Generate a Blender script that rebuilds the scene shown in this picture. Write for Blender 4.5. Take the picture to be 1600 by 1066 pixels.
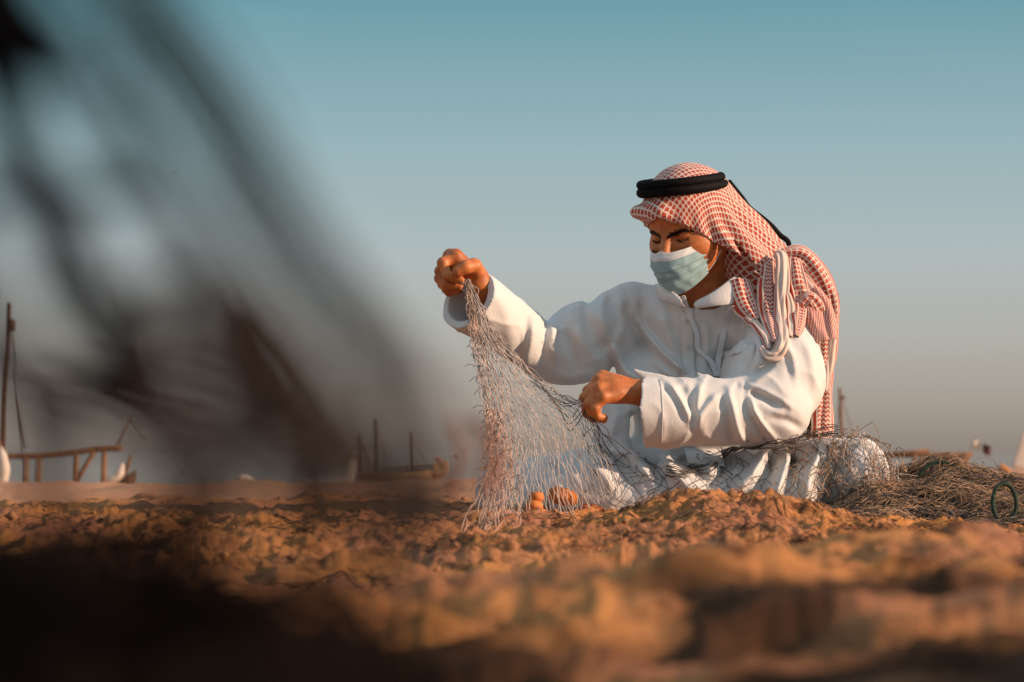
import bpy, math, random
import numpy as np
import openvdb
from mathutils import Vector
from mathutils.bvhtree import BVHTree

random.seed(7)
RNG = np.random.default_rng(11)
S = bpy.context.scene
for o in list(bpy.data.objects):
    bpy.data.objects.remove(o)

# ------------------------------------------------------------------ camera, sky, sun, exposure
CAM_Z = 0.15
PITCH = math.atan(172 / 3777.8)
cam = bpy.data.cameras.new('camera')
cam.lens, cam.sensor_width = 85.0, 36.0
cam.clip_start, cam.clip_end = 0.05, 20000
cam.dof.use_dof = True
cam.dof.focus_distance = 5.45
cam.dof.aperture_fstop = 6.3
cam.dof.aperture_blades = 9
camo = bpy.data.objects.new('camera', cam)
S.collection.objects.link(camo)
camo.location = (0, 0, CAM_Z)
camo.rotation_euler = (math.pi / 2 + PITCH, 0, 0)
S.camera = camo

SUN_EL, SUN_AZ = math.radians(17.0), math.radians(13.0)      # height; angle from +X towards the camera (-Y)
sun_dir = Vector((math.cos(SUN_EL) * math.cos(SUN_AZ), -math.cos(SUN_EL) * math.sin(SUN_AZ), math.sin(SUN_EL)))
sun = bpy.data.lights.new('sun', 'SUN')
sun.energy, sun.angle, sun.color = 4.9, math.radians(0.6), (1.0, 0.67, 0.455)
suno = bpy.data.objects.new('sun', sun)
S.collection.objects.link(suno)
suno.rotation_euler = sun_dir.to_track_quat('Z', 'Y').to_euler()

world = bpy.data.worlds.new('World')
S.world = world
world.use_nodes = True
wn, wl = world.node_tree.nodes, world.node_tree.links
wn.clear()
w_out, w_bg = wn.new('ShaderNodeOutputWorld'), wn.new('ShaderNodeBackground')
sky = wn.new('ShaderNodeTexSky')
sky.sky_type = 'NISHITA'
sky.sun_disc = False
sky.sun_elevation = SUN_EL
sky.sun_rotation = math.atan2(sun_dir.x, sun_dir.y)
sky.dust_density = 2.0
w_tc, w_sep, w_ramp, w_mix = wn.new('ShaderNodeTexCoord'), wn.new('ShaderNodeSeparateXYZ'), wn.new('ShaderNodeValToRGB'), wn.new('ShaderNodeMixRGB')
w_gain = wn.new('ShaderNodeVectorMath'); w_gain.operation = 'SCALE'; w_gain.inputs['Scale'].default_value = 10.0
wl.new(w_tc.outputs['Generated'], w_sep.inputs[0])
wl.new(w_sep.outputs['Z'], w_ramp.inputs[0])
el = w_ramp.color_ramp.elements
el[0].position, el[0].color = 0.0, (0.255, 0.215, 0.185, 1)
el[1].position, el[1].color = 1.0, (0.37, 0.45, 0.53, 1)
for p, c in ((0.02, (0.345, 0.305, 0.265, 1)), (0.045, (0.395, 0.385, 0.355, 1)), (0.078, (0.39, 0.44, 0.445, 1)), (0.125, (0.28, 0.405, 0.44, 1)), (0.19, (0.115, 0.29, 0.345, 1)), (0.30, (0.19, 0.31, 0.36, 1)), (0.52, (0.34, 0.42, 0.47, 1))):
    e = el.new(p); e.color = c
wl.new(w_ramp.outputs[0], w_gain.inputs[0])
w_mix.inputs[0].default_value = 0.92
wl.new(sky.outputs[0], w_mix.inputs[1]); wl.new(w_gain.outputs[0], w_mix.inputs[2])
wl.new(w_mix.outputs[0], w_bg.inputs[0]); w_bg.inputs[1].default_value = 0.1
wl.new(w_bg.outputs[0], w_out.inputs[0])

S.view_settings.view_transform = 'Standard'
S.view_settings.look = 'None'
S.view_settings.exposure = 0.2
S.view_settings.gamma = 1.0
S.view_settings.use_curve_mapping = False
S.render.engine = 'CYCLES'
S.cycles.use_denoising = True
S.cycles.max_bounces = 5
S.cycles.diffuse_bounces = 3
S.cycles.transparent_max_bounces = 12

# ------------------------------------------------------------------ helpers
FP = 3777.8
CP, SP = math.cos(PITCH), math.sin(PITCH)

def W(px, py, Y):
    """Point of the place that the photograph shows at (px, py), Y metres from the camera."""
    cx, cy = (px - 800) / FP, (533 - py) / FP
    dy, dz = CP - cy * SP, SP + cy * CP
    t = Y / dy
    return np.array([cx * t, Y, CAM_Z + dz * t])

def WL(*pts):
    return np.array([W(*p) for p in pts])

def hash3(i, j, k, seed=0):
    h = (i.astype(np.int64) * 374761393 + j.astype(np.int64) * 668265263 + k.astype(np.int64) * 2147483647 + seed * 974634777) & 0xffffffff
    h = ((h ^ (h >> 13)) * 1274126177) & 0xffffffff
    h = ((h ^ (h >> 16)) * 2246822519) & 0xffffffff
    return ((h ^ (h >> 15)) & 0xffffff) / float(0xffffff)

def vnoise(P, seed=0):
    P = np.asarray(P, dtype=np.float64)
    I = np.floor(P); F = P - I
    F = F * F * (3 - 2 * F)
    I = I.astype(np.int64)
    i, j, k = I[..., 0], I[..., 1], I[..., 2]
    fx, fy, fz = F[..., 0], F[..., 1], F[..., 2]
    def c(a, b, d): return hash3(i + a, j + b, k + d, seed)
    x00 = c(0,0,0) * (1-fx) + c(1,0,0) * fx; x10 = c(0,1,0) * (1-fx) + c(1,1,0) * fx
    x01 = c(0,0,1) * (1-fx) + c(1,0,1) * fx; x11 = c(0,1,1) * (1-fx) + c(1,1,1) * fx
    y0 = x00 * (1-fy) + x10 * fy; y1 = x01 * (1-fy) + x11 * fy
    return (y0 * (1-fz) + y1 * fz) * 2 - 1

def fbm(P, oct=3, seed=0):
    v, a, f = 0, 1.0, 1.0
    for o in range(oct):
        v = v + a * vnoise(np.asarray(P) * f, seed + o); a *= 0.5; f *= 2.03
    return v

def sstep(a, b, x):
    t = np.clip((x - a) / (b - a), 0, 1)
    return t * t * (3 - 2 * t)

def link(o):
    S.collection.objects.link(o); return o

def tag(o, label=None, cat=None, group=None, kind=None):
    if label: o['label'] = label
    if cat: o['category'] = cat
    if group: o['group'] = group
    if kind: o['kind'] = kind
    return o

def mesh_obj(name, verts, faces, mat, parent=None, smooth=True, uv=None):
    """verts (N,3), faces list/array; uv (N,2) per vertex."""
    me = bpy.data.meshes.new(name)
    verts = np.asarray(verts, dtype=np.float32)
    if isinstance(faces, np.ndarray):
        n, k = faces.shape
        me.vertices.add(len(verts)); me.vertices.foreach_set('co', verts.ravel())
        me.loops.add(n * k); me.loops.foreach_set('vertex_index', faces.astype(np.int32).ravel())
        me.polygons.add(n); me.polygons.foreach_set('loop_start', np.arange(0, n * k, k, dtype=np.int32))
        me.update(calc_edges=True)
        me.validate()
    else:
        me.from_pydata(verts.tolist(), [], faces)
    if smooth:
        me.polygons.foreach_set('use_smooth', np.ones(len(me.polygons), dtype=bool))
    if uv is not None:
        l = me.uv_layers.new(name='UVMap')
        vi = np.empty(len(me.loops), dtype=np.int32); me.loops.foreach_get('vertex_index', vi)
        l.data.foreach_set('uv', np.asarray(uv, dtype=np.float32)[vi].ravel())
    me.update()
    if mat: me.materials.append(mat)
    o = link(bpy.data.objects.new(name, me))
    if parent is not None: o.parent = parent
    return o

def empty(name, label=None, cat=None, group=None):
    o = link(bpy.data.objects.new(name, None)); o.empty_display_size = 0.05
    return tag(o, label, cat, group)

class MB:
    """Collects simple shapes; build() links them as one mesh."""
    def __init__(s): s.v, s.f, s.n = [], [], 0
    def add(s, v, f):
        s.v.append(np.asarray(v, float)); s.f += [[i + s.n for i in q] for q in f]; s.n += len(v); return s
    def tube(s, pts, r, n=8, closed=False, flat=None, caps=True):
        v, f = tube_geo(pts, r, n, closed, flat, caps)[:2]
        return s.add(v, f.tolist() if isinstance(f, np.ndarray) else f)
    def box(s, c, size, rz=0.0, rx=0.0, ry=0.0):
        hx, hy, hz = [q / 2 for q in size]
        v = np.array([[x, y, z] for x in (-hx, hx) for y in (-hy, hy) for z in (-hz, hz)])
        b = min(hx, hy, hz) * 0.0
        for ang, (i, j) in ((rx, (1, 2)), (ry, (2, 0)), (rz, (0, 1))):
            ca, sa = math.cos(ang), math.sin(ang)
            vi, vj = v[:, i].copy(), v[:, j].copy()
            v[:, i], v[:, j] = ca * vi - sa * vj, sa * vi + ca * vj
        return s.add(v + np.asarray(c, float), [[0,1,3,2],[4,6,7,5],[0,4,5,1],[2,3,7,6],[0,2,6,4],[1,5,7,3]])
    def build(s, name, mat, parent=None, smooth=False):
        return mesh_obj(name, np.concatenate(s.v), s.f, mat, parent, smooth)

def resample(pts, n):
    """Catmull-Rom through pts, n points evenly in parameter."""
    pts = np.asarray(pts, float)
    P = np.vstack([2 * pts[0] - pts[1], pts, 2 * pts[-1] - pts[-2]])
    t = np.linspace(0, len(pts) - 1 - 1e-9, n)
    i = t.astype(int); f = (t - i)[:, None]
    p0, p1, p2, p3 = P[i], P[i+1], P[i+2], P[i+3]
    return 0.5 * (2*p1 + (p2-p0)*f + (2*p0-5*p1+4*p2-p3)*f**2 + (3*p1-p0-3*p2+p3)*f**3)

def tube_geo(pts, r, n=8, closed=False, flat=None, caps=True):
    """Tube round a polyline. r scalar or per point; flat=(dir, k): the section is k times as thick along dir."""
    pts = np.asarray(pts, float); m = len(pts)
    r = np.broadcast_to(np.asarray(r, float), (m,)) if np.ndim(r) < 2 else r
    if closed: t = np.roll(pts, -1, 0) - np.roll(pts, 1, 0)
    else: t = np.gradient(pts, axis=0)
    t /= np.linalg.norm(t, axis=1, keepdims=True) + 1e-12
    if flat is not None:
        ref = np.broadcast_to(np.asarray(flat[0], float), (m, 3))
    else:
        a = np.abs(t).mean(0); ref = np.zeros((m, 3)); ref[:, int(np.argmin(a))] = 1
    u = ref - (ref * t).sum(1, keepdims=True) * t
    u /= np.linalg.norm(u, axis=1, keepdims=True) + 1e-12
    w = np.cross(t, u)
    ang = np.linspace(0, 2 * math.pi, n, endpoint=False)
    k = flat[1] if flat is not None else 1.0
    v = pts[:, None] + r[:, None, None] * (np.cos(ang)[None, :, None] * u[:, None] * k + np.sin(ang)[None, :, None] * w[:, None])
    v = v.reshape(-1, 3)
    f = []
    rows = m if closed else m - 1
    i = np.arange(rows)[:, None]; j = np.arange(n)[None]
    i2, j2 = (i + 1) % m, (j + 1) % n
    f = np.stack([i * n + j, i * n + j2, i2 * n + j2, i2 * n + j], -1).reshape(-1, 4)
    if caps and not closed:
        f = f.tolist() + [list(range(n))[::-1], list(range((m - 1) * n, m * n))]
    L = np.concatenate([[0], np.cumsum(np.linalg.norm(np.diff(pts, axis=0), axis=1))])
    uv = np.stack([np.broadcast_to(ang / (2 * math.pi), (m, n)), np.broadcast_to(L[:, None], (m, n))], -1).reshape(-1, 2)
    return v, f, uv

def many_tubes(lines, r, n=3):
    """lines (M,K,3): M thin cords in one go -> verts, quads."""
    L = np.asarray(lines, float); M_, K = L.shape[:2]
    t = np.gradient(L, axis=1); t /= np.linalg.norm(t, axis=2, keepdims=True) + 1e-12
    ref = np.where(np.abs(t[..., 1:2]) > 0.9, np.array([1.0, 0, 0]), np.array([0, 1.0, 0]))
    u = np.cross(t, ref); u /= np.linalg.norm(u, axis=2, keepdims=True) + 1e-12
    w = np.cross(t, u)
    r = np.broadcast_to(np.asarray(r, float), (M_,))[:, None, None, None]
    a = np.linspace(0, 2 * math.pi, n, endpoint=False)
    v = L[:, :, None] + r * (np.cos(a)[None, None, :, None] * u[:, :, None] + np.sin(a)[None, None, :, None] * w[:, :, None])
    base = (np.arange(M_) * K * n)[:, None, None]
    i = np.arange(K - 1)[None, :, None] * n; j = np.arange(n)[None, None]; j2 = (j + 1) % n
    f = np.stack([base + i + j, base + i + j2, base + i + n + j2, base + i + n + j], -1).reshape(-1, 4)
    return v.reshape(-1, 3), f

def blobs(centres, r):
    """Small octahedra (knots) -> verts, tris."""
    C = np.asarray(centres, float); d = np.array([[1,0,0],[-1,0,0],[0,1,0],[0,-1,0],[0,0,1],[0,0,-1]], float)
    v = (C[:, None] + d[None] * np.broadcast_to(np.asarray(r, float), (len(C),))[:, None, None]).reshape(-1, 3)
    t = np.array([[0,2,4],[2,1,4],[1,3,4],[3,0,4],[2,0,5],[1,2,5],[3,1,5],[0,3,5]])
    return v, (np.arange(len(C))[:, None, None] * 6 + t[None]).reshape(-1, 3)

# ------------------------------------------------------------------ materials
class NT:
    """Small wrapper: build shader node graphs from expressions."""
    def __init__(s, name):
        s.m = bpy.data.materials.new(name); s.m.use_nodes = True
        s.t = s.m.node_tree; s.N, s.L = s.t.nodes, s.t.links
        s.b = s.N['Principled BSDF']
    def put(s, sock, v):
        if isinstance(v, bpy.types.NodeSocket): s.L.new(v, sock)
        elif isinstance(v, (tuple, list)): sock.default_value = (*v, 1) if len(v) == 3 and len(sock.default_value) == 4 else v
        else: sock.default_value = v
    def math(s, op, a, b=0.0, c=0.0):
        n = s.N.new('ShaderNodeMath'); n.operation = op
        s.put(n.inputs[0], a); s.put(n.inputs[1], b); s.put(n.inputs[2], c); return n.outputs[0]
    def mix(s, f, a, b):
        n = s.N.new('ShaderNodeMixRGB'); s.put(n.inputs[0], f); s.put(n.inputs[1], a); s.put(n.inputs[2], b); return n.outputs[0]
    def coord(s, which='Object'):
        return s.N.new('ShaderNodeTexCoord').outputs[which]
    def noise(s, scale, detail=3, vec=None, rough=0.55):
        n = s.N.new('ShaderNodeTexNoise'); n.inputs['Scale'].default_value = scale; n.inputs['Detail'].default_value = detail; n.inputs['Roughness'].default_value = rough
        s.L.new(vec if vec is not None else s.coord(), n.inputs['Vector']); return n.outputs['Fac']
    def ramp(s, f, a, b):
        n = s.N.new('ShaderNodeMapRange'); n.inputs['From Min'].default_value = a; n.inputs['From Max'].default_value = b; s.put(n.inputs['Value'], f); return n.outputs[0]
    def bump(s, h, strength, dist):
        n = s.N.new('ShaderNodeBump'); n.inputs['Strength'].default_value = strength; n.inputs['Distance'].default_value = dist
        s.put(n.inputs['Height'], h); s.L.new(n.outputs[0], s.b.inputs['Normal']); return n
    def base(s, v): s.put(s.b.inputs['Base Color'], v)
    def setp(s, **k):
        for a, v in k.items(): s.put(s.b.inputs[a.replace('_', ' ')], v)

def simple(name, col, rough=0.7, var=0.25, scale=20.0, bump=0.3, dist=0.002, metal=0.0, spec=0.3):
    t = NT(name)
    n = t.noise(scale, 4)
    dark = tuple(c * (1 - var) for c in col); lite = tuple(min(1, c * (1 + var)) for c in col)
    t.base(t.mix(t.ramp(n, 0.3, 0.7), dark, lite))
    t.setp(Roughness=rough, Metallic=metal, Specular_IOR_Level=spec)
    t.bump(t.noise(scale * 4, 3), bump, dist)
    return t.m

def mat_cloth():
    t = NT('white_cotton')
    n = t.noise(7, 3)
    t.base(t.mix(t.ramp(n, 0.3, 0.7), (0.66, 0.65, 0.64), (0.71, 0.70, 0.69)))
    t.setp(Roughness=0.8, Sheen_Weight=0.15)
    mp = t.N.new('ShaderNodeMapping'); mp.inputs['Scale'].default_value = (34, 16, 22); t.L.new(t.coord(), mp.inputs[0])
    wr = t.math('POWER', t.math('SUBTRACT', 1.0, t.math('ABSOLUTE', t.math('MULTIPLY', t.math('SUBTRACT', t.noise(1.0, 3, mp.outputs[0]), 0.5), 3.2))), 3.0)
    t.bump(t.math('ADD', t.noise(900, 2), t.math('MULTIPLY', wr, 1.2)), 0.16, 0.0018)
    return t.m

def mat_skin():
    t = NT('skin')
    n = t.noise(38, 5); n2 = t.noise(160, 3)
    c = t.mix(t.ramp(n, 0.32, 0.68), (0.40, 0.115, 0.030), (0.64, 0.205, 0.055))
    c = t.mix(t.math('MULTIPLY', t.ramp(n2, 0.55, 0.75), 0.35), c, (0.26, 0.085, 0.03))
    t.base(c); t.setp(Roughness=0.5, Subsurface_Weight=0.08, Subsurface_Radius=(0.01, 0.004, 0.002))
    vo = t.N.new('ShaderNodeTexVoronoi'); vo.feature = 'DISTANCE_TO_EDGE'; vo.inputs['Scale'].default_value = 330; t.L.new(t.coord(), vo.inputs['Vector'])
    cr = t.ramp(vo.outputs['Distance'], 0.0, 0.16)
    t.bump(t.math('ADD', t.math('MULTIPLY', cr, .22), t.math('MULTIPLY', t.noise(110, 6), 1.7)), 0.32, 0.0014)
    return t.m

def checks(t, u, v, cell):
    """Woven red check: square with a hook on two sides, like a ghutra."""
    fu = t.math('FRACT', t.math('DIVIDE', u, cell)); fv = t.math('FRACT', t.math('DIVIDE', v, cell))
    sq = t.math('MULTIPLY', t.math('LESS_THAN', t.math('ABSOLUTE', t.math('SUBTRACT', fu, 0.5)), 0.345), t.math('LESS_THAN', t.math('ABSOLUTE', t.math('SUBTRACT', fv, 0.5)), 0.345))
    h1 = t.math('MULTIPLY', t.math('LESS_THAN', t.math('ABSOLUTE', t.math('SUBTRACT', fv, 0.62)), 0.085), t.math('GREATER_THAN', fu, 0.5))
    h2 = t.math('MULTIPLY', t.math('LESS_THAN', t.math('ABSOLUTE', t.math('SUBTRACT', fu, 0.38)), 0.085), t.math('GREATER_THAN', fv, 0.5))
    return t.math('MAXIMUM', sq, t.math('MAXIMUM', h1, h2))

RED, WHITE = (0.46, 0.050, 0.020), (0.72, 0.585, 0.51)

def mat_check(name='red_check_cloth', cell=0.0115):
    t = NT(name)
    sp = t.N.new('ShaderNodeSeparateXYZ'); t.L.new(t.coord('UV'), sp.inputs[0])
    w1 = t.math('MULTIPLY', t.math('SUBTRACT', t.noise(35, 2), 0.5), 0.006); w2 = t.math('MULTIPLY', t.math('SUBTRACT', t.noise(31, 2), 0.5), 0.006)
    u, v = t.math('ADD', sp.outputs[0], w1), t.math('ADD', sp.outputs[1], w2)
    ur = t.math('ADD', t.math('MULTIPLY', u, 0.93), t.math('MULTIPLY', v, 0.36)); vr = t.math('SUBTRACT', t.math('MULTIPLY', v, 0.93), t.math('MULTIPLY', u, 0.36))
    k = checks(t, ur, vr, cell)
    red = t.mix(t.ramp(t.noise(60, 3), 0.3, 0.7), (0.36, 0.032, 0.014), (0.50, 0.065, 0.024))
    t.base(t.mix(k, WHITE, red)); t.setp(Roughness=0.85, Sheen_Weight=0.2)
    t.bump(t.math('ADD', t.noise(800, 2), t.math('MULTIPLY', k, 0.4)), 0.4, 0.001)
    return t.m

def mat_border(name, chevron=True, check=False, hem=False):
    """Border band of the scarf: U runs round the fold, V along it (metres)."""
    t = NT(name)
    sp = t.N.new('ShaderNodeSeparateXYZ'); t.L.new(t.coord('UV'), sp.inputs[0])
    u, v = sp.outputs[0], sp.outputs[1]
    fu = t.math('FRACT', t.math('MULTIPLY', u, 2.0))
    s1 = t.math('MULTIPLY', t.math('GREATER_THAN', fu, 0.06), t.math('LESS_THAN', fu, 0.12))
    s2 = t.math('MULTIPLY', t.math('GREATER_THAN', fu, 0.16), t.math('LESS_THAN', fu, 0.20))
    s3 = t.math('MULTIPLY', t.math('GREATER_THAN', fu, 0.84), t.math('LESS_THAN', fu, 0.93))
    st = t.math('MAXIMUM', s1, t.math('MAXIMUM', s2, s3))
    if hem: st = t.math('MULTIPLY', t.math('MULTIPLY', t.math('GREATER_THAN', fu, 0.90), t.math('LESS_THAN', fu, 0.945)), 0.8)
    inside = t.math('MULTIPLY', t.math('GREATER_THAN', fu, 0.26), t.math('LESS_THAN', fu, 0.78))
    if chevron:
        z = t.math('ABSOLUTE', t.math('SUBTRACT', t.math('FRACT', t.math('MULTIPLY', fu, 5.8)), 0.5))
        ch = t.math('LESS_THAN', t.math('FRACT', t.math('ADD', t.math('MULTIPLY', v, 95.0), t.math('MULTIPLY', z, 1.1))), 0.5)
        st = t.math('MAXIMUM', st, t.math('MULTIPLY', ch, inside))
    if check:
        k = checks(t, t.math('MULTIPLY', fu, 0.07), v, 0.012)
        st = t.math('MAXIMUM', st, t.math('MULTIPLY', k, inside))
    t.base(t.mix(st, WHITE, RED)); t.setp(Roughness=0.85, Sheen_Weight=0.2)
    t.bump(t.math('ADD', t.noise(700, 2), t.noise(60, 3)), 0.4, 0.002)
    return t.m

def mat_mask():
    t = NT('surgical_mask_fabric')
    sp = t.N.new('ShaderNodeSeparateXYZ'); t.L.new(t.coord('UV'), sp.inputs[0])
    u, v = sp.outputs[0], sp.outputs[1]
    top = t.math('LESS_THAN', v, 0.17)
    c = t.mix(top, (0.275, 0.43, 0.465), (0.72, 0.72, 0.73))
    dots = t.math('GREATER_THAN', t.math('FRACT', t.math('MULTIPLY', u, 75.0)), 0.5)
    rows = 0.0
    for a in (0.06, 0.115, 0.155, 0.195):
        rows = t.math('MAXIMUM', rows, t.math('LESS_THAN', t.math('ABSOLUTE', t.math('SUBTRACT', v, a)), 0.007))
    c = t.mix(t.math('MULTIPLY', t.math('MULTIPLY', dots, rows), 0.45), c, (0.25, 0.25, 0.27))
    edge = t.math('GREATER_THAN', t.math('ABSOLUTE', t.math('SUBTRACT', u, 0.5)), 0.475)
    c = t.mix(edge, c, (0.62, 0.66, 0.67))
    t.base(c); t.setp(Roughness=0.75)
    t.bump(t.noise(500, 2), 0.3, 0.0006)
    return t.m

def mat_sand():
    t = NT('sand')
    n, n2, n3 = t.noise(2.2, 5), t.noise(24, 6, None, .65), t.noise(140, 5, None, .7)
    c = t.mix(t.ramp(t.noise(3.1, 4), 0.38, 0.62), (0.60, 0.265, 0.150), (0.82, 0.36, 0.115))
    c = t.mix(t.math('MULTIPLY', t.ramp(n, 0.5, 0.7), 0.4), c, (0.30, 0.12, 0.068))
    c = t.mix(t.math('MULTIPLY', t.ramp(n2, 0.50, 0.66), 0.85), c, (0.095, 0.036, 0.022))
    c = t.mix(t.math('MULTIPLY', t.ramp(n3, 0.52, 0.78), 0.55), c, (0.74, 0.35, 0.12))
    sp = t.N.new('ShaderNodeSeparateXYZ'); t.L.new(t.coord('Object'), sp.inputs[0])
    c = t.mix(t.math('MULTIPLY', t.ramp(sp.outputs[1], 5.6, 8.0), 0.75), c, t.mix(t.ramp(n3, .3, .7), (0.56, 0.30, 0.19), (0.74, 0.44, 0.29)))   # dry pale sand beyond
    near_shade = t.ramp(t.math('ADD', sp.outputs[1], t.math('MULTIPLY', t.math('SUBTRACT', t.noise(6, 4), 0.5), 5.0)), 1.7, 1.2)   # shade over the nearest sand, put into the colour
    c = t.mix(t.math('MULTIPLY', near_shade, 0.9), c, (0.045, 0.022, 0.010))
    t.base(c); t.setp(Roughness=0.95, Specular_IOR_Level=0.15)
    t.bump(t.math('ADD', t.math('MULTIPLY', n3, 1.6), t.math('ADD', t.math('MULTIPLY', n2, 2.0), t.noise(700, 2))), 0.75, 0.010)
    return t.m

def mat_water():
    t = NT('sea_water')
    t.base((0.30, 0.27, 0.235)); t.setp(Roughness=0.5, IOR=1.33, Specular_IOR_Level=0.2)
    mp = t.N.new('ShaderNodeMapping'); mp.inputs['Scale'].default_value = (0.35, 1.6, 1); t.L.new(t.coord(), mp.inputs[0])
    t.bump(t.noise(1.0, 4, mp.outputs[0]), 0.25, 0.2)
    return t.m

M = dict(
    cloth=mat_cloth(), skin=mat_skin(), check=mat_check(), chevron=mat_border('chevron_border_cloth'), band=mat_border('striped_border_cloth', False), checkband=mat_border('checked_band_cloth', False, True),
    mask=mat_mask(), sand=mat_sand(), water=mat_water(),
    hem=mat_border('plain_hem_cloth', False, False, True),
    plain=simple('plain_scarf_cloth', (0.72, 0.65, 0.61), 0.85, 0.05, 12, 0.35, 0.002),
    black=simple('black_cord', (0.006, 0.0055, 0.006), 0.7, 0.3, 60, 0.3, 0.001, 0, .1),
    hair=simple('dark_hair', (0.012, 0.009, 0.007), 0.6, 0.3, 120, 0.5, 0.001),
    loop=simple('elastic_white', (0.70, 0.55, 0.50), 0.7, 0.05, 40, 0.2, 0.0005),
    ribbon=simple('lanyard_ribbon', (0.70, 0.71, 0.74), 0.7, 0.05, 60, 0.2, 0.0005),
    button=simple('button', (0.50, 0.50, 0.50), 0.4, 0.1, 60, 0.1, 0.0005),
    paper=simple('white_card', (0.74, 0.74, 0.74), 0.6, 0.03, 30, 0.1, 0.0005),
    ink=simple('black_print', (0.02, 0.02, 0.025), 0.6, 0.1, 30, 0.1, 0.0005),
    net=simple('tan_net_twine', (0.45, 0.385, 0.35), 0.85, 0.35, 30, 0.6, 0.001),
    net_dark=simple('dark_net_twine', (0.10, 0.085, 0.085), 0.85, 0.45, 25, 0.6, 0.001),  # shade on the lap net put into a darker twine colour
    net_brown=simple('brown_net_twine', (0.33, 0.205, 0.125), 0.9, 0.45, 18, 0.6, 0.001),
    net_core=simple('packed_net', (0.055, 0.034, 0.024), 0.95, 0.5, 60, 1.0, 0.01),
    fg=simple('tarred_net_cord', (0.0045, 0.0042, 0.0045), 0.95, 0.5, 40, 0.6, 0.001, 0, .05),
    fg_grey=simple('weathered_grey_cord', (0.020, 0.026, 0.028), 0.95, 0.5, 40, 0.6, 0.001, 0, .05),
    heapc=simple('dark_brown_netting', (0.012, 0.008, 0.0065), 0.95, 0.6, 25, 0.8, 0.004, 0, .05),
    fg_brown=simple('weathered_brown_cord', (0.080, 0.050, 0.041), 0.95, 0.5, 40, 0.6, 0.001, 0, .05),
    rust=simple('rust_orange_cord', (0.40, 0.11, 0.04), 0.85, 0.4, 40, 0.6, 0.001),
    weed=simple('dark_weed', (0.035, 0.020, 0.014), 0.9, 0.6, 30, 0.5, 0.001),
    fibre=simple('dry_fibre', (0.30, 0.15, 0.075), 0.9, 0.6, 30, 0.5, 0.001),
    net_rust=simple('rust_net_twine', (0.43, 0.305, 0.245), 0.85, 0.4, 30, 0.6, 0.001),
    nail=simple('finger_nail', (0.55, 0.27, 0.17), 0.35, 0.05, 60, 0.1, 0.0005),
    pebble=simple('sand_clod', (0.40, 0.19, 0.09), 0.95, 0.6, 25, 0.6, 0.002),
    green=simple('green_rope', (0.028, 0.055, 0.036), 0.75, 0.5, 80, 0.5, 0.001),
    floatm=simple('orange_float_foam', (0.52, 0.17, 0.045), 0.75, 0.4, 40, 0.35, 0.003),
    brickm=simple('terracotta_weight', (0.42, 0.12, 0.05), 0.8, 0.3, 30, 0.5, 0.002),
    wood=simple('weathered_timber', (0.20, 0.105, 0.055), 0.85, 0.4, 6, 0.5, 0.01),
    darkwood=simple('dark_mast_timber', (0.075, 0.040, 0.026), 0.85, 0.4, 6, 0.5, 0.01),
    palewood=simple('pale_hull_timber', (0.42, 0.25, 0.13), 0.8, 0.35, 4, 0.4, 0.01),
    canvas=simple('sail_canvas', (0.66, 0.58, 0.50), 0.85, 0.12, 3, 0.3, 0.02),
    maroon=simple('maroon_flag_cloth', (0.055, 0.012, 0.014), 0.8, 0.15, 8, 0.2, 0.005),
    orange=simple('orange_plastic', (0.62, 0.22, 0.02), 0.6, 0.15, 5, 0.2, 0.005),
    bird=simple('dark_feathers', (0.02, 0.02, 0.02), 0.8, 0.2, 20, 0.2, 0.002),
)

# ------------------------------------------------------------------ SDF modelling tools
def cap(P, a, b, ra, rb=None):
    rb = ra if rb is None else rb
    ab = b - a; t = np.clip(((P - a) @ ab) / (ab @ ab + 1e-12), 0, 1)
    return np.linalg.norm(P - a - t[:, None] * ab, axis=1) - (ra + (rb - ra) * t)

def capf(P, a, b, ra, rb, n, s):
    """Capsule flattened along n to s times its thickness."""
    n = np.asarray(n, float); n = n / np.linalg.norm(n)
    def q(X): return X + np.outer((X - a) @ n, n) * (1 / s - 1)
    return cap(q(P), a, q(b[None])[0], ra, rb) * 0.85

def chain(P, pts, rs, k=0.004):
    d = None
    for i in range(len(pts) - 1):
        e = cap(P, pts[i], pts[i+1], rs[i], rs[i+1])
        d = e if d is None else smin(d, e, k)
    return d

def ell(P, c, r, R=None):
    q = P - c
    if R is not None: q = q @ np.asarray(R).T
    r = np.asarray(r, float)
    k0 = np.linalg.norm(q / r, axis=1); k1 = np.linalg.norm(q / (r * r), axis=1) + 1e-9
    return k0 * (k0 - 1) / k1

def smin(a, b, k):
    h = np.clip(0.5 + 0.5 * (b - a) / k, 0, 1)
    return b + (a - b) * h - k * h * (1 - h)

def smax(a, b, k): return -smin(-a, -b, k)

def boxed(P, d, lo, hi, g, k, margin=0.03):
    """d smooth-united with g(P), g evaluated only near its box."""
    lo, hi = np.asarray(lo) - margin, np.asarray(hi) + margin
    out = np.maximum(np.maximum(lo - P, P - hi).max(1), 0)
    m = out <= 0
    res = d.copy()
    if (~m).any(): res[~m] = np.minimum(d[~m], out[~m] + margin * 0.6)
    if m.any(): res[m] = smin(d[m], g(P[m]), k)
    return res

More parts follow.
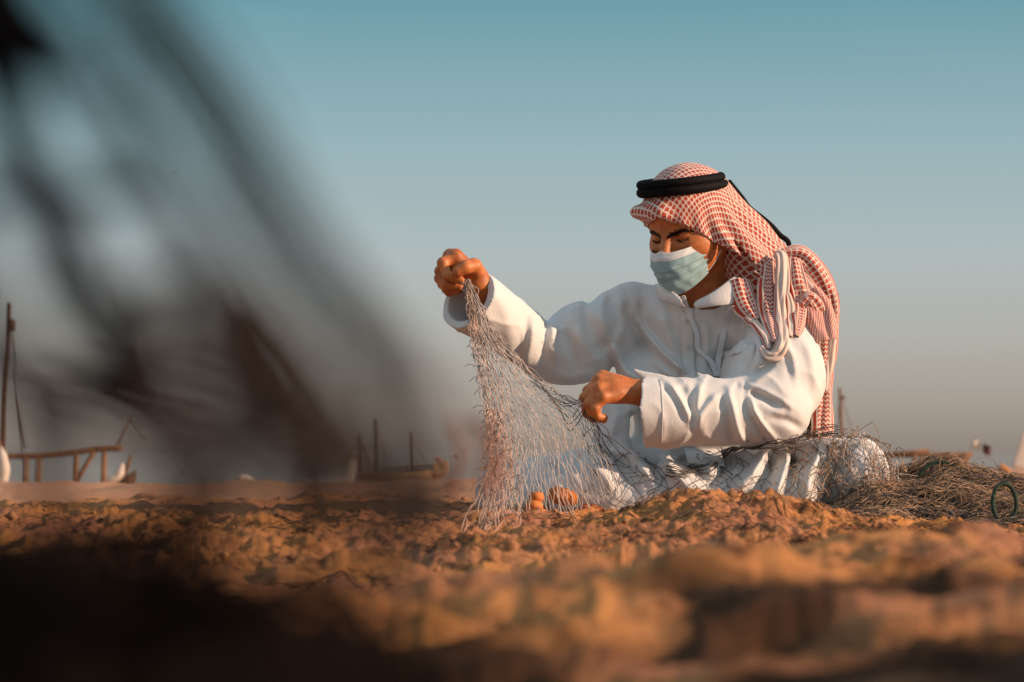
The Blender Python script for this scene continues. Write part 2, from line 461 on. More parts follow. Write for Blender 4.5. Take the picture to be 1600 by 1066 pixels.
def polygonize(f, lo, hi, h, B=8, slack=1.5):
    lo, hi = np.asarray(lo, float), np.asarray(hi, float)
    nb = np.ceil((hi - lo) / (h * B)).astype(int)
    g = np.stack(np.meshgrid(*[np.arange(n) for n in nb], indexing='ij'), -1).reshape(-1, 3)
    cen = lo + (g + 0.5) * B * h
    val = f(cen)
    rad = B * h * 0.87 * slack
    D = np.where(val > 0, rad, -rad).astype(np.float32).reshape(nb)
    D = np.repeat(np.repeat(np.repeat(D, B, 0), B, 1), B, 2)
    V = D.reshape(nb[0], B, nb[1], B, nb[2], B)
    act = g[np.abs(val) < rad]
    off = np.stack(np.meshgrid(*[np.arange(B)] * 3, indexing='ij'), -1).reshape(-1, 3)
    for s in range(0, len(act), 600):
        a = act[s:s+600]
        p = (lo + (a[:, None] * B + off[None]) * h).reshape(-1, 3)
        v = f(p).reshape(len(a), B, B, B)
        V[a[:, 0], :, a[:, 1], :, a[:, 2], :] = v
    gr = openvdb.FloatGrid(float(rad)); gr.copyFromArray(np.ascontiguousarray(D))
    pts, quads = gr.convertToQuads(0.0)
    pts = lo + pts * h
    q = quads.astype(np.int64)
    a, b, c, d = pts[q[:, 0]], pts[q[:, 1]], pts[q[:, 2]], pts[q[:, 3]]
    vol = (np.cross(a, b) * c).sum() + (np.cross(a, c) * d).sum()
    if vol < 0: q = q[:, ::-1]
    return pts, np.ascontiguousarray(q)

class Folds:
    """Ridges (amp > 0) and grooves (amp < 0) of a cloth, each along a line on its front."""
    def __init__(s): s.items = []
    def add(s, pts, Y, amp, w, yr=0.22):
        P = np.array([W(x, y, Y)[[0, 2]] for x, y in pts])
        s.items.append((resample(P, 4 * len(P)) if len(P) > 2 else resample(P, 6), Y, amp, w, yr))
    def __call__(s, P):
        out = np.zeros(len(P))
        Q = P[:, [0, 2]]
        for L, Y, amp, w, yr in s.items:
            lo, hi = L.min(0) - 2.5 * w, L.max(0) + 2.5 * w
            m = np.where((Q[:, 0] > lo[0]) & (Q[:, 0] < hi[0]) & (Q[:, 1] > lo[1]) & (Q[:, 1] < hi[1]) & (np.abs(P[:, 1] - Y) < yr))[0]
            if not len(m): continue
            q = Q[m]; best = np.full(len(m), 9.0); tt = np.zeros(len(m))
            n = len(L) - 1
            for i in range(n):
                ab = L[i+1] - L[i]; t = np.clip(((q - L[i]) @ ab) / (ab @ ab + 1e-12), 0, 1)
                d = np.linalg.norm(q - L[i] - t[:, None] * ab, axis=1)
                b = d < best; best[b] = d[b]; tt[b] = (i + t[b]) / n
            taper = np.clip(np.sin(np.clip(tt, 0.06, 0.94) * math.pi) * 1.35, 0, 1)
            out[m] += amp * np.exp(-(best / w) ** 2) * taper
        return out
# ------------------------------------------------------------------ terrain and sea
def ground(X, Y):
    X, Y = np.asarray(X, float), np.asarray(Y, float)
    s = 0.0105 - 0.0035 * np.tanh(X / 6)
    z = -s * np.maximum(Y - 6, 0)
    z = z + 0.088 * np.exp(-((X - 0.36) / np.where(X < 0.36, 0.19, 0.25)) ** 2 - ((Y - 4.45) / 0.42) ** 2)
    near = sstep(3.3, 1.9, Y)
    z = z + near * (0.032 + 0.020 * np.tanh((X - 0.05) * 6))
    z = z + 0.20 * np.exp(-((X - 0.62) / 0.19) ** 2 - ((Y - 0.95) / 0.34) ** 2)  # unseen mound right of the view, added to shade the near sand
    z = z + 0.010 * np.exp(-((X - 0.62) / 0.25) ** 2 - ((Y - 2.9) / 0.45) ** 2)
    z = z - 0.02 * np.exp(-((X - 1.0) / 0.45) ** 2 - ((Y - 4.9) / 0.5) ** 2)
    z = np.where(Y > 60, np.maximum(z, -1.6), z)
    return z

A2 = np.array
def ground_full(X, Y):
    X, Y = np.asarray(X, float), np.asarray(Y, float)
    z = ground(X, Y)
    P = np.stack([X, Y, X * 0], -1)
    shp = X.shape; X, Y, z, P = X.ravel(), Y.ravel(), z.ravel(), P.reshape(-1, 3)
    near = sstep(14, 5, Y); calm = 1 - 0.75 * np.exp(-((X - 0.35) / 0.7) ** 2 - ((Y - 5.7) / 0.45) ** 2)
    mound = np.exp(-((X - 0.40) / 0.40) ** 2 - ((Y - 4.4) / 0.7) ** 2)
    z = z + fbm(P * A2([2.6, 5.0, 1]), 3, 1) * 0.026 * calm * (0.4 + 0.6 * near)
    z = z + fbm(P * np.array([0.7, 0.45, 1]), 3, 21) * 0.05 * sstep(5, 9, Y) + fbm(P * 2.2, 3, 23) * 0.022 * sstep(4, 7, Y)
    m = np.where(Y < 14)[0]; Q = P[m]
    d = ((1 - np.abs(fbm(Q * A2([8, 16, 1]), 3, 5))) - 0.6) * 0.013 + fbm(Q * A2([17, 38, 1]), 4, 9) * 0.0105 - 0.030 * np.clip(vnoise(Q * A2([13, 21, 1]), 31) - 0.25, 0, 1)
    z[m] += d * calm[m] * near[m]
    m = np.where((Y > 3.0) & (Y < 5.6) & (np.abs(X) < 1.8))[0]; Q = P[m]
    w = 0.7 + 0.3 * mound[m]
    z[m] += w * calm[m] * (fbm(Q * A2([58, 80, 1]), 4, 14) * 0.0100 - 0.020 * np.clip(vnoise(Q * A2([34, 50, 1]) + 7, 41) - .35, 0, 1) * mound[m])
    return z.reshape(shp)

ys = np.concatenate([np.geomspace(0.30, 3.4, 170, endpoint=False), np.linspace(3.4, 3.95, 60, endpoint=False), np.linspace(3.95, 5.1, 240, endpoint=False), np.linspace(5.1, 6.4, 110, endpoint=False), np.geomspace(6.4, 160, 200)])
ta = np.concatenate([np.linspace(-1.6, -0.28, 60, endpoint=False), np.linspace(-0.28, 0.28, 600, endpoint=False), np.linspace(0.28, 1.6, 60)])
YY, TT = np.meshgrid(ys, ta, indexing='ij')
XX = TT * (YY + 0.4)
ZZ = ground_full(XX, YY)
nr, nc = YY.shape
i, j = np.meshgrid(np.arange(nr - 1), np.arange(nc - 1), indexing='ij')
q = np.stack([i * nc + j, i * nc + j + 1, (i + 1) * nc + j + 1, (i + 1) * nc + j], -1).reshape(-1, 4)
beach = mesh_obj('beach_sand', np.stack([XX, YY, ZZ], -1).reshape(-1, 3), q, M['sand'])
tag(beach, 'rough orange sand of the beach', None, None, 'structure')
# dry sea-grass fibres trodden into the mound
fx = RNG.uniform(-.25, 1.0, 3200); fy = RNG.uniform(3.3, 5.15, 3200)
keep_ = RNG.random(3200) < np.exp(-((fx - .40) / .34) ** 2 - ((fy - 4.45) / .6) ** 2) + .10
fx, fy = fx[keep_], fy[keep_]; th_ = RNG.normal(0, .5, len(fx)); ln_ = RNG.uniform(.012, .045, len(fx))
tt_ = np.linspace(-1, 1, 5)[None]
FX = fx[:, None] + tt_ * (ln_ * np.cos(th_))[:, None] + RNG.normal(0, .002, (len(fx), 5)); FY = fy[:, None] + tt_ * (ln_ * np.sin(th_))[:, None] + RNG.normal(0, .002, (len(fx), 5))
FZ = ground_full(FX, FY) + .001 + RNG.uniform(0, .006, (len(fx), 1)) * (1 - tt_ ** 2)
fv_, ff_ = many_tubes(np.stack([FX, FY, FZ], -1), RNG.uniform(.0006, .0014, len(fx)))
tag(mesh_obj('dry_fibres', fv_, ff_, M['fibre']), 'dry fibres trodden into the sand mound', None, None, 'stuff')
hx_ = RNG.normal(0, .035, (90, 26)) + RNG.normal(.42, .42, (90, 1)); hy_ = RNG.normal(0, .045, (90, 26)) + RNG.uniform(1.6, 5.0, (90, 1))
hx_, hy_ = hx_.ravel(), hy_.ravel(); th_ = RNG.normal(0, .9, len(hx_)); ln_ = RNG.uniform(.008, .030, len(hx_))
FX = hx_[:, None] + tt_ * (ln_ * np.cos(th_))[:, None] + RNG.normal(0, .003, (len(hx_), 5)); FY = hy_[:, None] + tt_ * (ln_ * np.sin(th_))[:, None] + RNG.normal(0, .003, (len(hx_), 5))
FZ = ground_full(FX, FY) + .001 + RNG.uniform(0, .012, (len(hx_), 1)) * (1 - tt_ ** 2)
fv_, ff_ = many_tubes(np.stack([FX, FY, FZ], -1), RNG.uniform(.0004, .0011, len(hx_)))
tag(mesh_obj('dark_weed', fv_, ff_, M['weed']), 'dark dry weed in tufts over the sand mound', None, None, 'stuff')
v = [(-9000, 20, -1.25), (9000, 20, -1.25), (9000, 15000, -1.25), (-9000, 15000, -1.25)]
tag(mesh_obj('sea', v, [[0, 1, 2, 3]], M['water'], smooth=False), 'flat grey sea behind the beach', None, None, 'structure')

cx_, cy_ = RNG.uniform(-2.2, 2.2, 2600), RNG.uniform(2.2, 9.0, 2600)
cr_ = RNG.uniform(.0015, .0075, 2600) * (1 + (RNG.random(2600) > .96))
cv_, cf_ = blobs(np.stack([cx_, cy_, ground_full(cx_, cy_) + cr_ * .2], -1), cr_)
cv_ = cv_ + np.stack([vnoise(cv_ * 310, s_) for s_ in (1, 2, 3)], -1) * np.repeat(cr_, 6)[:, None] * .45
tag(mesh_obj('sand_clods', cv_, cf_, M['pebble'], None, False), 'small sand clods and shell bits scattered over the beach', None, None, 'stuff')

# ------------------------------------------------------------------ the man: body
HC = W(1073, 353, 5.52)                       # head centre at eye level
AZ, NOD, HS = math.radians(38), math.radians(21), 1.06
fh = np.array([-math.sin(AZ), -math.cos(AZ), 0.0]); zz = np.array([0, 0, 1.0])
HF = math.cos(NOD) * fh - math.sin(NOD) * zz
HU = math.cos(NOD) * zz + math.sin(NOD) * fh
HL = np.cross(HU, HF)                          # the man's left
HR = np.stack([HL, HF, HU])                    # rows: local x (left), y (forward), z (up)

def H2W(p): return HC + (np.asarray(p, float) * HS) @ HR
def W2H(P): return ((P - HC) @ HR.T) / HS

A_ = np.array
def head_sdf(P):
    q = W2H(P); a = q.copy(); a[:, 0] = np.abs(q[:, 0])          # mirror the paired features
    d = ell(q, A_([0, -.018, .032]), (.075, .097, .088))
    d = smin(d, ell(q, A_([0, .028, -.045]), (.060, .062, .078)), .03)
    d = smin(d, cap(a, A_([.046, -.008, -.055]), A_([.014, .064, -.100]), .016, .016), .025)
    d = smin(d, cap(q, A_([-.010, .070, -.104]), A_([.010, .070, -.104]), .016), .018)
    d = smin(d, ell(a, A_([.038, .050, -.033]), (.020, .018, .014)), .034)
    d = smin(d, cap(a, A_([.050, .030, -.026]), A_([.062, -.012, -.030]), .016, .015), .035)
    d = smin(d, cap(a, A_([.048, .022, -.060]), A_([.056, -.012, -.055]), .016, .015), .035)
    d = smin(d, cap(a, A_([.008, .0785, .008]), A_([.042, .062, .012]), .0100, .0090), .012)
    d = smin(d, ell(q, A_([0, .052, .048]), (.05, .026, .03)), .03)
    d = smax(d, -ell(a, A_([.031, .090, -.006]), (.018, .022, .0120)), .009)
    d = smin(d, ell(a, A_([.0315, .0625, -.006]), (.0140, .0140, .0118)), .004)     # closed lids
    d = smax(d, -cap(a, A_([.020, .078, -.0105]), A_([.043, .071, -.0100]), .0016), .003)
    d = smin(d, cap(a, A_([.018, .074, -.021]), A_([.042, .062, -.019]), .006, .005), .010)
    d = smin(d, cap(q, A_([0, .080, .004]), A_([0, .107, -.037]), .0085, .0118), .011)
    d = smin(d, ell(a, A_([.011, .094, -.041]), (.008, .011, .008)), .006)
    d = smin(d, ell(q, A_([0, .082, -.073]), (.026, .013, .012)), .010)              # lips under the mask
    d = smin(d, ell(a, A_([.076, -.012, -.015]), (.010, .020, .031)), .008)
    for x0, amp in ((-.004, .0014), (.005, .0014)):
        d = d + amp * np.exp(-((q[:, 0] - x0) / .0018) ** 2 - ((q[:, 2] - .030) / .012) ** 2) * (q[:, 1] > .05)   # frown lines
    for z0 in (.048, .060):
        d = d + .0009 * np.exp(-((q[:, 2] - z0 - .004 * np.cos(q[:, 0] * 50)) / .0022) ** 2) * (q[:, 1] > .05)
    return d * HS

NECK = W(1112, 492, 5.60)
SH_R, SH_L = W(985, 482, 5.66), W(1222, 512, 5.52)
EL_R, EL_L = W(862, 552, 5.60), W(1212, 648, 5.36)
WR_R, WR_L = W(748, 444, 5.40), W(1002, 614, 5.285)
HIP = W(1130, 752, 5.72)
KN_R, KN_L = W(792, 770, 5.52), W(1332, 742, 5.43)

def p(x, y, dy, Y0): return W(x, y, Y0 + dy)
RY = 5.385
R_FING = [   # lifted fist, thumb side to the camera: (points, radii)
    ([p(712,401,.000,RY), p(692,411,-.014,RY), p(699,431,-.027,RY), p(721,439,-.028,RY)], (.0135,.0122,.0108,.0088)),
    ([p(704,401,.022,RY), p(688,424,.008,RY), p(697,444,-.008,RY), p(718,448,-.008,RY)], (.0135,.0122,.0108,.0090)),
    ([p(700,408,.042,RY), p(687,435,.030,RY), p(697,452,.012,RY), p(716,452,.012,RY)], (.0128,.0115,.0102,.0086)),
    ([p(701,417,.060,RY), p(691,444,.050,RY), p(701,457,.034,RY), p(717,454,.030,RY)], (.0115,.0102,.0092,.0078)),
]
R_THUMB = ([p(748,432,.006,RY), p(740,416,-.016,RY), p(727,418,-.032,RY), p(715,425,-.037,RY)], (.0215, .0180, .0155, .0125))
LY = 5.255
L_FING = [
    ([p(941,590,.030,LY), p(919,611,.026,LY), p(919,634,.026,LY), p(929,650,.028,LY)], (.0125,.0115,.0102,.0085)),
    ([p(936,597,.012,LY), p(914,622,.004,LY), p(917,646,.006,LY), p(931,656,.012,LY)], (.0128,.0118,.0105,.0086)),
    ([p(936,609,-.008,LY), p(920,632,-.016,LY), p(926,651,-.012,LY), p(943,656,-.006,LY)], (.0125,.0114,.0100,.0084)),
    ([p(942,622,-.022,LY), p(930,639,-.028,LY), p(934,651,-.024,LY), p(945,653,-.016,LY)], (.0112,.0100,.0088,.0074)),
]
L_THUMB = ([p(975,602,.030,LY), p(952,606,.050,LY), p(934,624,.054,LY), p(926,641,.044,LY)], (.0180,.0140,.0118,.0098))

def hand_sdf(P, wr, fing, thumb, wn, wa, wb, fill=None):
    d = None
    for pts, rs in fing:
        e = chain(P, pts, rs, .003)
        e = smin(e, np.linalg.norm(P - pts[1], axis=1) - rs[1] * 1.09, .003)      # knuckle
        d = e if d is None else smin(d, e, .0022)
    palm = None
    for (pts, rs), k in zip(fing, (1.25, 1.3, 1.25, 1.15)):
        e = cap(P, wr, pts[0], .023, rs[0] * k)
        palm = e if palm is None else smin(palm, e, .012)
        palm = smin(palm, np.linalg.norm(P - pts[0], axis=1) - rs[0] * 1.16, .006)
    mid = (fing[1][0][0] + fing[2][0][0] + wr * 1.2) / 3.2
    palm = smin(palm, np.linalg.norm(P - mid, axis=1) - .024, .02)
    d = smin(d, palm, .006)
    if fill is not None: d = smin(d, np.linalg.norm(P - fill, axis=1) - .0215, .006)
    th = chain(P, thumb[0], thumb[1], .004)
    d = smin(d, th, .0055)
    for a, b in zip(fing[:-1], fing[1:]):                                        # creases between the knuckles
        m = (a[0][0] + b[0][0]) / 2
        d = d + .0022 * np.exp(-((P - m) ** 2).sum(1) / .010 ** 2)
    for pts, rs in fing:                                                          # tendons on the back of the hand
        d = smin(d, cap(P, wr + (pts[0] - wr) * .35 + wn * wa, pts[0] + wn * wb, .0035, .0045), .012)
    return d

def body_sdf(P):
    d = cap(P, HIP + A_([0, 0, .06]), W(1110, 560, 5.66), .125, .125)
    d = smin(d, cap(P, W(1110, 560, 5.69), NECK + A_([0, .05, -.06]), .10, .06), .05)
    d = smin(d, cap(P, SH_R + A_([.03, .02, -.01]), SH_L + A_([-.03, .02, -.01]), .040), .04)
    d = smin(d, cap(P, HIP - A_([.1, 0, 0]), HIP + A_([.1, 0, 0]), .105), .06)
    d = smin(d, cap(P, NECK + A_([0, .03, -.03]), H2W([0, -.03, -.06]), .062, .058), .03)
    d = smin(d, cap(P, SH_R, EL_R, .044, .036), .03); d = smin(d, cap(P, SH_L, EL_L, .050, .040), .03)
    for e, w in ((EL_R, WR_R), (EL_L, WR_L)):
        d = smin(d, cap(P, e, w * .62 + e * .38, .040, .034), .02)
        d = smin(d, cap(P, w * .62 + e * .38, w, .034, .0265), .015)
    for h, kn, ft in ((HIP - A_([.1, .02, 0]), KN_R, W(1060, 786, 5.38)), (HIP + A_([.1, -.02, 0]), KN_L, W(985, 790, 5.34))):
        d = smin(d, cap(P, h, kn, .068, .040), .03)
        d = smin(d, cap(P, kn, ft, .036, .026), .02)
        toe = ft + A_([.0, -.02, 0]) + (ft - kn) / np.linalg.norm(ft - kn) * .10
        d = smin(d, cap(P, ft, toe, .026, .018), .015)
    hb = A_([.13, .15, .16])
    d = boxed(P, d, HC - hb, HC + hb, head_sdf, .012, .02)
    def rh(Q): return hand_sdf(Q, WR_R, R_FING, R_THUMB, A_([0, 0, 1.0]), .012, .006, p(713, 418, .010, RY))
    def lh(Q): return hand_sdf(Q, WR_L, L_FING, L_THUMB, A_([.0, -.75, .65]), .012, .008)
    pr = np.concatenate([A_(f[0]) for f in R_FING] + [A_(R_THUMB[0]), WR_R[None]]); pl = np.concatenate([A_(f[0]) for f in L_FING] + [A_(L_THUMB[0]), WR_L[None]])
    d = boxed(P, d, pr.min(0) - .03, pr.max(0) + .03, rh, .008, .02)
    d = boxed(P, d, pl.min(0) - .03, pl.max(0) + .03, lh, .008, .02)
    return d

bv, bq = polygonize(body_sdf, (-.22, 5.08, -.12), (.92, 5.98, .72), .0024)
man = mesh_obj('person', bv, bq, M['skin'])
tag(man, 'seated man in white robe, checked headscarf and face mask mending a net', 'person')

# ------------------------------------------------------------------ the man: robe
FD = Folds()
RYa, LYa, TY = 5.55, 5.25, 5.53
f_ = FD.add
# right sleeve: bunched at the bent elbow, long drapes under the upper arm
f_([(852,500),(850,530),(845,575)], RYa, -.010, .010); f_([(866,500),(866,535),(872,580)], RYa, .008, .010)
f_([(880,508),(893,545),(905,590)], RYa, -.011, .012); f_([(895,505),(915,540),(945,575)], RYa, .008, .016)
f_([(836,500),(830,540),(818,580)], RYa, .008, .012); f_([(820,480),(818,530),(800,570)], RYa, -.007, .012)
f_([(905,480),(940,500),(985,560)], RYa + .05, .008, .022); f_([(930,470),(965,490),(1000,540)], RYa + .08, -.008, .018)
f_([(925,560),(960,520),(985,470)], RYa + .08, -.007, .014); f_([(860,585),(900,592),(945,575)], RYa, .007, .016)
f_([(770,450),(790,490),(800,540)], RYa - .05, .005, .016)
# chest
f_([(955,530),(968,560),(982,582),(1000,592)], TY, .022, .009); f_([(1000,500),(1028,542),(1055,570),(1092,594)], TY, .025, .008)
f_([(985,480),(1000,520),(1030,570)], TY, -.015, .014); f_([(1005,455),(1010,500),(1035,545)], TY, -.015, .015)
f_([(1035,480),(1042,520),(1062,570)], TY, .013, .012); f_([(965,455),(972,500),(962,545)], TY + .05, .012, .011); f_([(1098,500),(1104,540),(1098,590)], TY, .008, .010); f_([(1020,560),(1040,580),(1062,592)], TY, .010, .008); f_([(930,450),(915,490),(925,545)], TY + .06, -.010, .012); f_([(948,448),(940,490),(950,550)], TY + .06, .009, .011)
f_([(1140,540),(1125,575),(1120,600)], TY, -.006, .014); f_([(1165,490),(1172,540),(1168,590)], TY, .010, .012); f_([(1155,500),(1160,550),(1155,590)], TY, -.007, .010)
f_([(985,592),(1005,590),(1035,600)], TY, .014, .012)
f_([(950,620),(960,650),(950,690)], TY, .012, .016); f_([(980,640),(990,665),(985,690)], TY, -.012, .012)
# left sleeve: long sharp creases running from the elbow
def crease(pts, Y, amp, w=.007, off=9, yr=.22):
    f_(pts, Y, amp * .9, w, yr); f_([(x - off, y + off * .25) for x, y in pts], Y, -amp * .7, w * 1.1, yr)
crease([(1160,603),(1185,590),(1208,573),(1232,548)], LYa + .06, .011, .009)
crease([(1158,600),(1182,607),(1210,622),(1246,644)], LYa + .04, .013, .008, 2); f_([(1165,612),(1190,622),(1225,642)], LYa + .04, -.014, .009)
crease([(1172,612),(1178,640),(1196,668),(1222,694)], LYa, .010)
crease([(1140,606),(1146,640),(1154,672),(1168,698)], LYa - .01, .013, .009, 12)
crease([(1128,612),(1112,626),(1098,644),(1090,668)], LYa - .02, .009, .008)
crease([(1100,592),(1094,612),(1090,640),(1098,680)], LYa - .03, .007, .008)
crease([(1040,592),(1056,612),(1072,640),(1084,668)], LYa - .03, .009, .008, 7)
f_([(1060,596),(1075,622),(1086,655)], LYa - .03, -.008, .012)
f_([(1240,505),(1262,550),(1272,610),(1262,660)], LYa + .12, .007, .014); f_([(1195,652),(1228,656),(1262,672)], LYa, -.008, .010)
f_([(1225,560),(1200,575),(1160,588)], LYa + .1, -.010, .010)
crease([(1215,520),(1235,560),(1240,600)], LYa + .10, .006, .009)
# lap
for a, b, c, am in (((905,712),(935,735),(960,772),.016), ((925,700),(965,722),(990,765),-.016), ((940,698),(990,715),(1025,760),.018), ((985,712),(1015,730),(1045,768),-.016),
                    ((1035,705),(1050,740),(1085,770),.016), ((1065,712),(1085,735),(1110,772),-.014), ((1200,695),(1170,735),(1130,775),.024), ((1215,705),(1195,745),(1170,790),-.022),
                    ((1235,700),(1215,740),(1195,790),.022), ((1245,705),(1230,745),(1222,790),-.026), ((1150,705),(1130,735),(1095,768),-.018), ((1290,690),(1262,735),(1250,785),.018),
                    ((1330,690),(1300,740),(1290,785),-.012), ((870,715),(880,745),(900,780),-.014), ((840,722),(850,750),(850,790),.010), ((800,735),(810,760),(800,790),-.008), ((1180,700),(1150,745),(1125,780),-.012)):
    f_([a, b, c], 5.40, am, .013, .30)

CUF_R, CUF_L = W(731, 467, 5.405), W(1008, 644, 5.292)
AX_R = CUF_R - W(846, 550, 5.60); AX_R /= np.linalg.norm(AX_R)
AX_L = CUF_L - W(1205, 648, 5.33); AX_L /= np.linalg.norm(AX_L)

CUT_L = A_([-.985, .17, -.03])
def robe_sdf(P):
    az = math.radians(20); R = A_([[math.cos(az), -math.sin(az) * -1, 0], [-math.sin(az), math.cos(az), 0], [0, 0, 1.0]])
    d = ell(P, W(1108, 560, 5.68), (.185, .135, .20), R)
    d = smin(d, ell(P, W(1108, 660, 5.68), (.185, .16, .18), R), .06)
    d = smin(d, ell(P, W(1130, 748, 5.72), (.25, .20, .12)), .06)
    d = smin(d, cap(P, SH_R + A_([.01, 0, -.012]), SH_L + A_([-.01, 0, -.012]), .066), .045)
    d = smin(d, cap(P, W(1085, 500, 5.62), NECK + A_([-.01, .03, .0]), .10, .068), .04)
    # legs under the skirt of the robe
    d = smin(d, cap(P, W(1040, 750, 5.66), KN_R, .105, .066), .05)
    d = smin(d, cap(P, W(1190, 752, 5.60), KN_L, .10, .078), .05)
    d = smin(d, cap(P, KN_R, W(1090, 790, 5.34), .058, .06), .04)
    d = smin(d, cap(P, KN_L, W(960, 792, 5.36), .068, .055), .04)
    d = smin(d, cap(P, W(900, 772, 5.36), W(1230, 775, 5.36), .062), .04)
    d = smin(d, ell(P, W(960, 745, 5.42), (.09, .08, .055)), .03)
    # left panel of the robe hanging below the lifted arm
    d = smin(d, capf(P, W(985, 585, 5.60), W(950, 715, 5.52), .03, .045, A_([.3, 1, 0]), .8), .035)
    # right sleeve
    s = cap(P, SH_R + A_([0, 0, -.02]), W(905, 530, 5.62), .078, .076)
    s = smin(s, cap(P, W(905, 530, 5.62), W(862, 552, 5.60), .076, .062), .03)
    s = smin(s, ell(P, W(893, 560, 5.61), (.085, .06, .058)), .03)
    fo = cap(P, W(852, 549, 5.595), CUF_R + AX_R * .06, .060, .075)
    fo = np.maximum(fo, (P - CUF_R) @ AX_R)
    s = smin(s, fo, .018)
    d = smin(d, s, .03)
    # left sleeve
    s = cap(P, SH_L + A_([-.005, 0, -.01]), W(1212, 590, 5.42), .082, .104)
    s = smin(s, cap(P, W(1212, 590, 5.42), W(1205, 634, 5.36), .104, .085), .03)
    fo = cap(P, W(1205, 644, 5.345), CUF_L + AX_L * .06, .074, .0765)
    fo = np.maximum(fo, (P - CUF_L) @ CUT_L)
    s = smin(s, fo, .03)
    d = smin(d, s, .022)
    d = d - FD(P)
    d = d - .0030 * (1 - np.abs(vnoise(P * A_([20, 8, 15.0]) + 3, 17)) * 1.5).clip(0, 1) ** 3 * (P[:, 2] < .50)
    # soft irregular creasing
    d = d - .0030 * vnoise(P * A_([9, 6, 11.0]), 3) - .0016 * vnoise(P * 31, 4)
    # hollow cuffs and neck
    for C, AX, r, E in ((CUF_R, AX_R, .0655, W(846, 550, 5.60)), (CUF_L, AX_L, .068, W(1205, 648, 5.33))):
        d = np.maximum(d, -cap(P, C - AX * .055, C + AX * .05, r - .022, r + .002))
    d = np.maximum(d, -cap(P, NECK + A_([.0, .02, -.02]), H2W([0, .0, -.10]), .064, .085))
    return np.maximum(d, -.06 - P[:, 2]) * .8

rv, rq = polygonize(robe_sdf, (-.24, 5.05, -.10), (.98, 6.02, .62), .0032)
robe = mesh_obj('robe', rv, rq, M['cloth'], man)
BV = BVHTree.FromPolygons(rv.tolist(), rq.tolist())

def on_robe(px, py, Y=5.4, off=.003, fall=None):
    """Point on the front of the robe at that elevation, lifted off by off."""
    w = W(px, py, Y)
    h = BV.ray_cast(Vector((w[0], 4.6, w[2])), Vector((0, 1, 0)), 2.0)
    if h[0] is None:
        return fall if fall is not None else w
    q = h[0] + h[1] * off if h[1].y < 0 else h[0] - h[1] * off
    return A_(q)

def patch(name, corners, mat, nu, nv, Y, off, parent, thick=.0016):
    """Cloth patch lying on the robe; corners tl, tr, br, bl in front elevation."""
    tl, tr, br, bl = [A_(c, float) for c in corners]
    vv = []
    for i in range(nv):
        for j in range(nu):
            a, b = j / (nu - 1), i / (nv - 1)
            c = (tl * (1 - a) + tr * a) * (1 - b) + (bl * (1 - a) + br * a) * b
            vv.append(on_robe(c[0], c[1], Y, off))
    vv = A_(vv).reshape(nv, nu, 3); vv[..., 1] = np.maximum(vv[..., 1], np.median(vv[..., 1]) - .016)
    for _ in range(2):                                    # even out
        vv[1:-1, 1:-1] = (vv[1:-1, 1:-1] * 2 + vv[:-2, 1:-1] + vv[2:, 1:-1] + vv[1:-1, :-2] + vv[1:-1, 2:]) / 6
    f = [[i*nu+j, i*nu+j+1, (i+1)*nu+j+1, (i+1)*nu+j] for i in range(nv-1) for j in range(nu-1)]
    o = mesh_obj(name, vv.reshape(-1, 3), f, mat, parent)
    m = o.modifiers.new('thick', 'SOLIDIFY'); m.thickness = thick; m.offset = 0
    return o

patch('placket', ((1063, 476), (1083, 478), (1088, 596), (1066, 596)), M['cloth'], 5, 24, TY, .0035, robe)
for x, y in ((1078, 541), (1074, 503)):
    c = on_robe(x, y, TY, .006); mb = MB().tube([c + A_([0, .001, 0]), c - A_([0, .002, 0])], .0055, 12); mb.build('button', M['button'], robe)
pk = patch('pocket', ((1125, 548), (1168, 544), (1165, 604), (1123, 604)), M['cloth'], 12, 16, TY, .0040, robe, .002)
patch('pocket_hem', ((1125, 547), (1168, 543), (1168, 556), (1125, 560)), M['cloth'], 12, 5, TY, .0060, robe, .0016)
def cuff_hem(C, AX, r, name='cuff_hem'):
    a = np.linspace(0, 2 * math.pi, 40, endpoint=False)
    u = np.cross(AX, A_([0, 0, 1.0])); u /= np.linalg.norm(u); w = np.cross(AX, u)
    MB().tube([C - AX * .004 + r * (math.cos(t) * u + math.sin(t) * w) for t in a], .0022, 6, closed=True).build(name, M['cloth'], robe, True)
cuff_hem(CUF_R, AX_R, .0705)
for pts in (((972, 440), (980, 465), (978, 500), (970, 535), (966, 560)), ((1062, 478), (1064, 520), (1065, 560), (1066, 592)), ((1020, 598), (1022, 640), (1022, 692)), ((1186, 520), (1190, 545), (1184, 570))):
    L = resample(A_([on_robe(x, y, TY, .0006) for x, y in resample(A_(pts, float), 16)]), 40)
    v, f, _ = tube_geo(L, .0011, 6); mesh_obj('seam', v, f, M['cloth'], robe)

def sheet(name, grid, mat, parent, thick=.002, uv=None, sub=1):
    g = A_(grid, float); nv, nu = g.shape[:2]
    f = [[i*nu+j, i*nu+j+1, (i+1)*nu+j+1, (i+1)*nu+j] for i in range(nv-1) for j in range(nu-1)]
    o = mesh_obj(name, g.reshape(-1, 3), f, mat, parent, True, uv)
    if thick:
        m = o.modifiers.new('thick', 'SOLIDIFY'); m.thickness = thick; m.offset = 0
    if sub:
        m = o.modifiers.new('smooth', 'SUBSURF'); m.levels = m.render_levels = sub
    return o
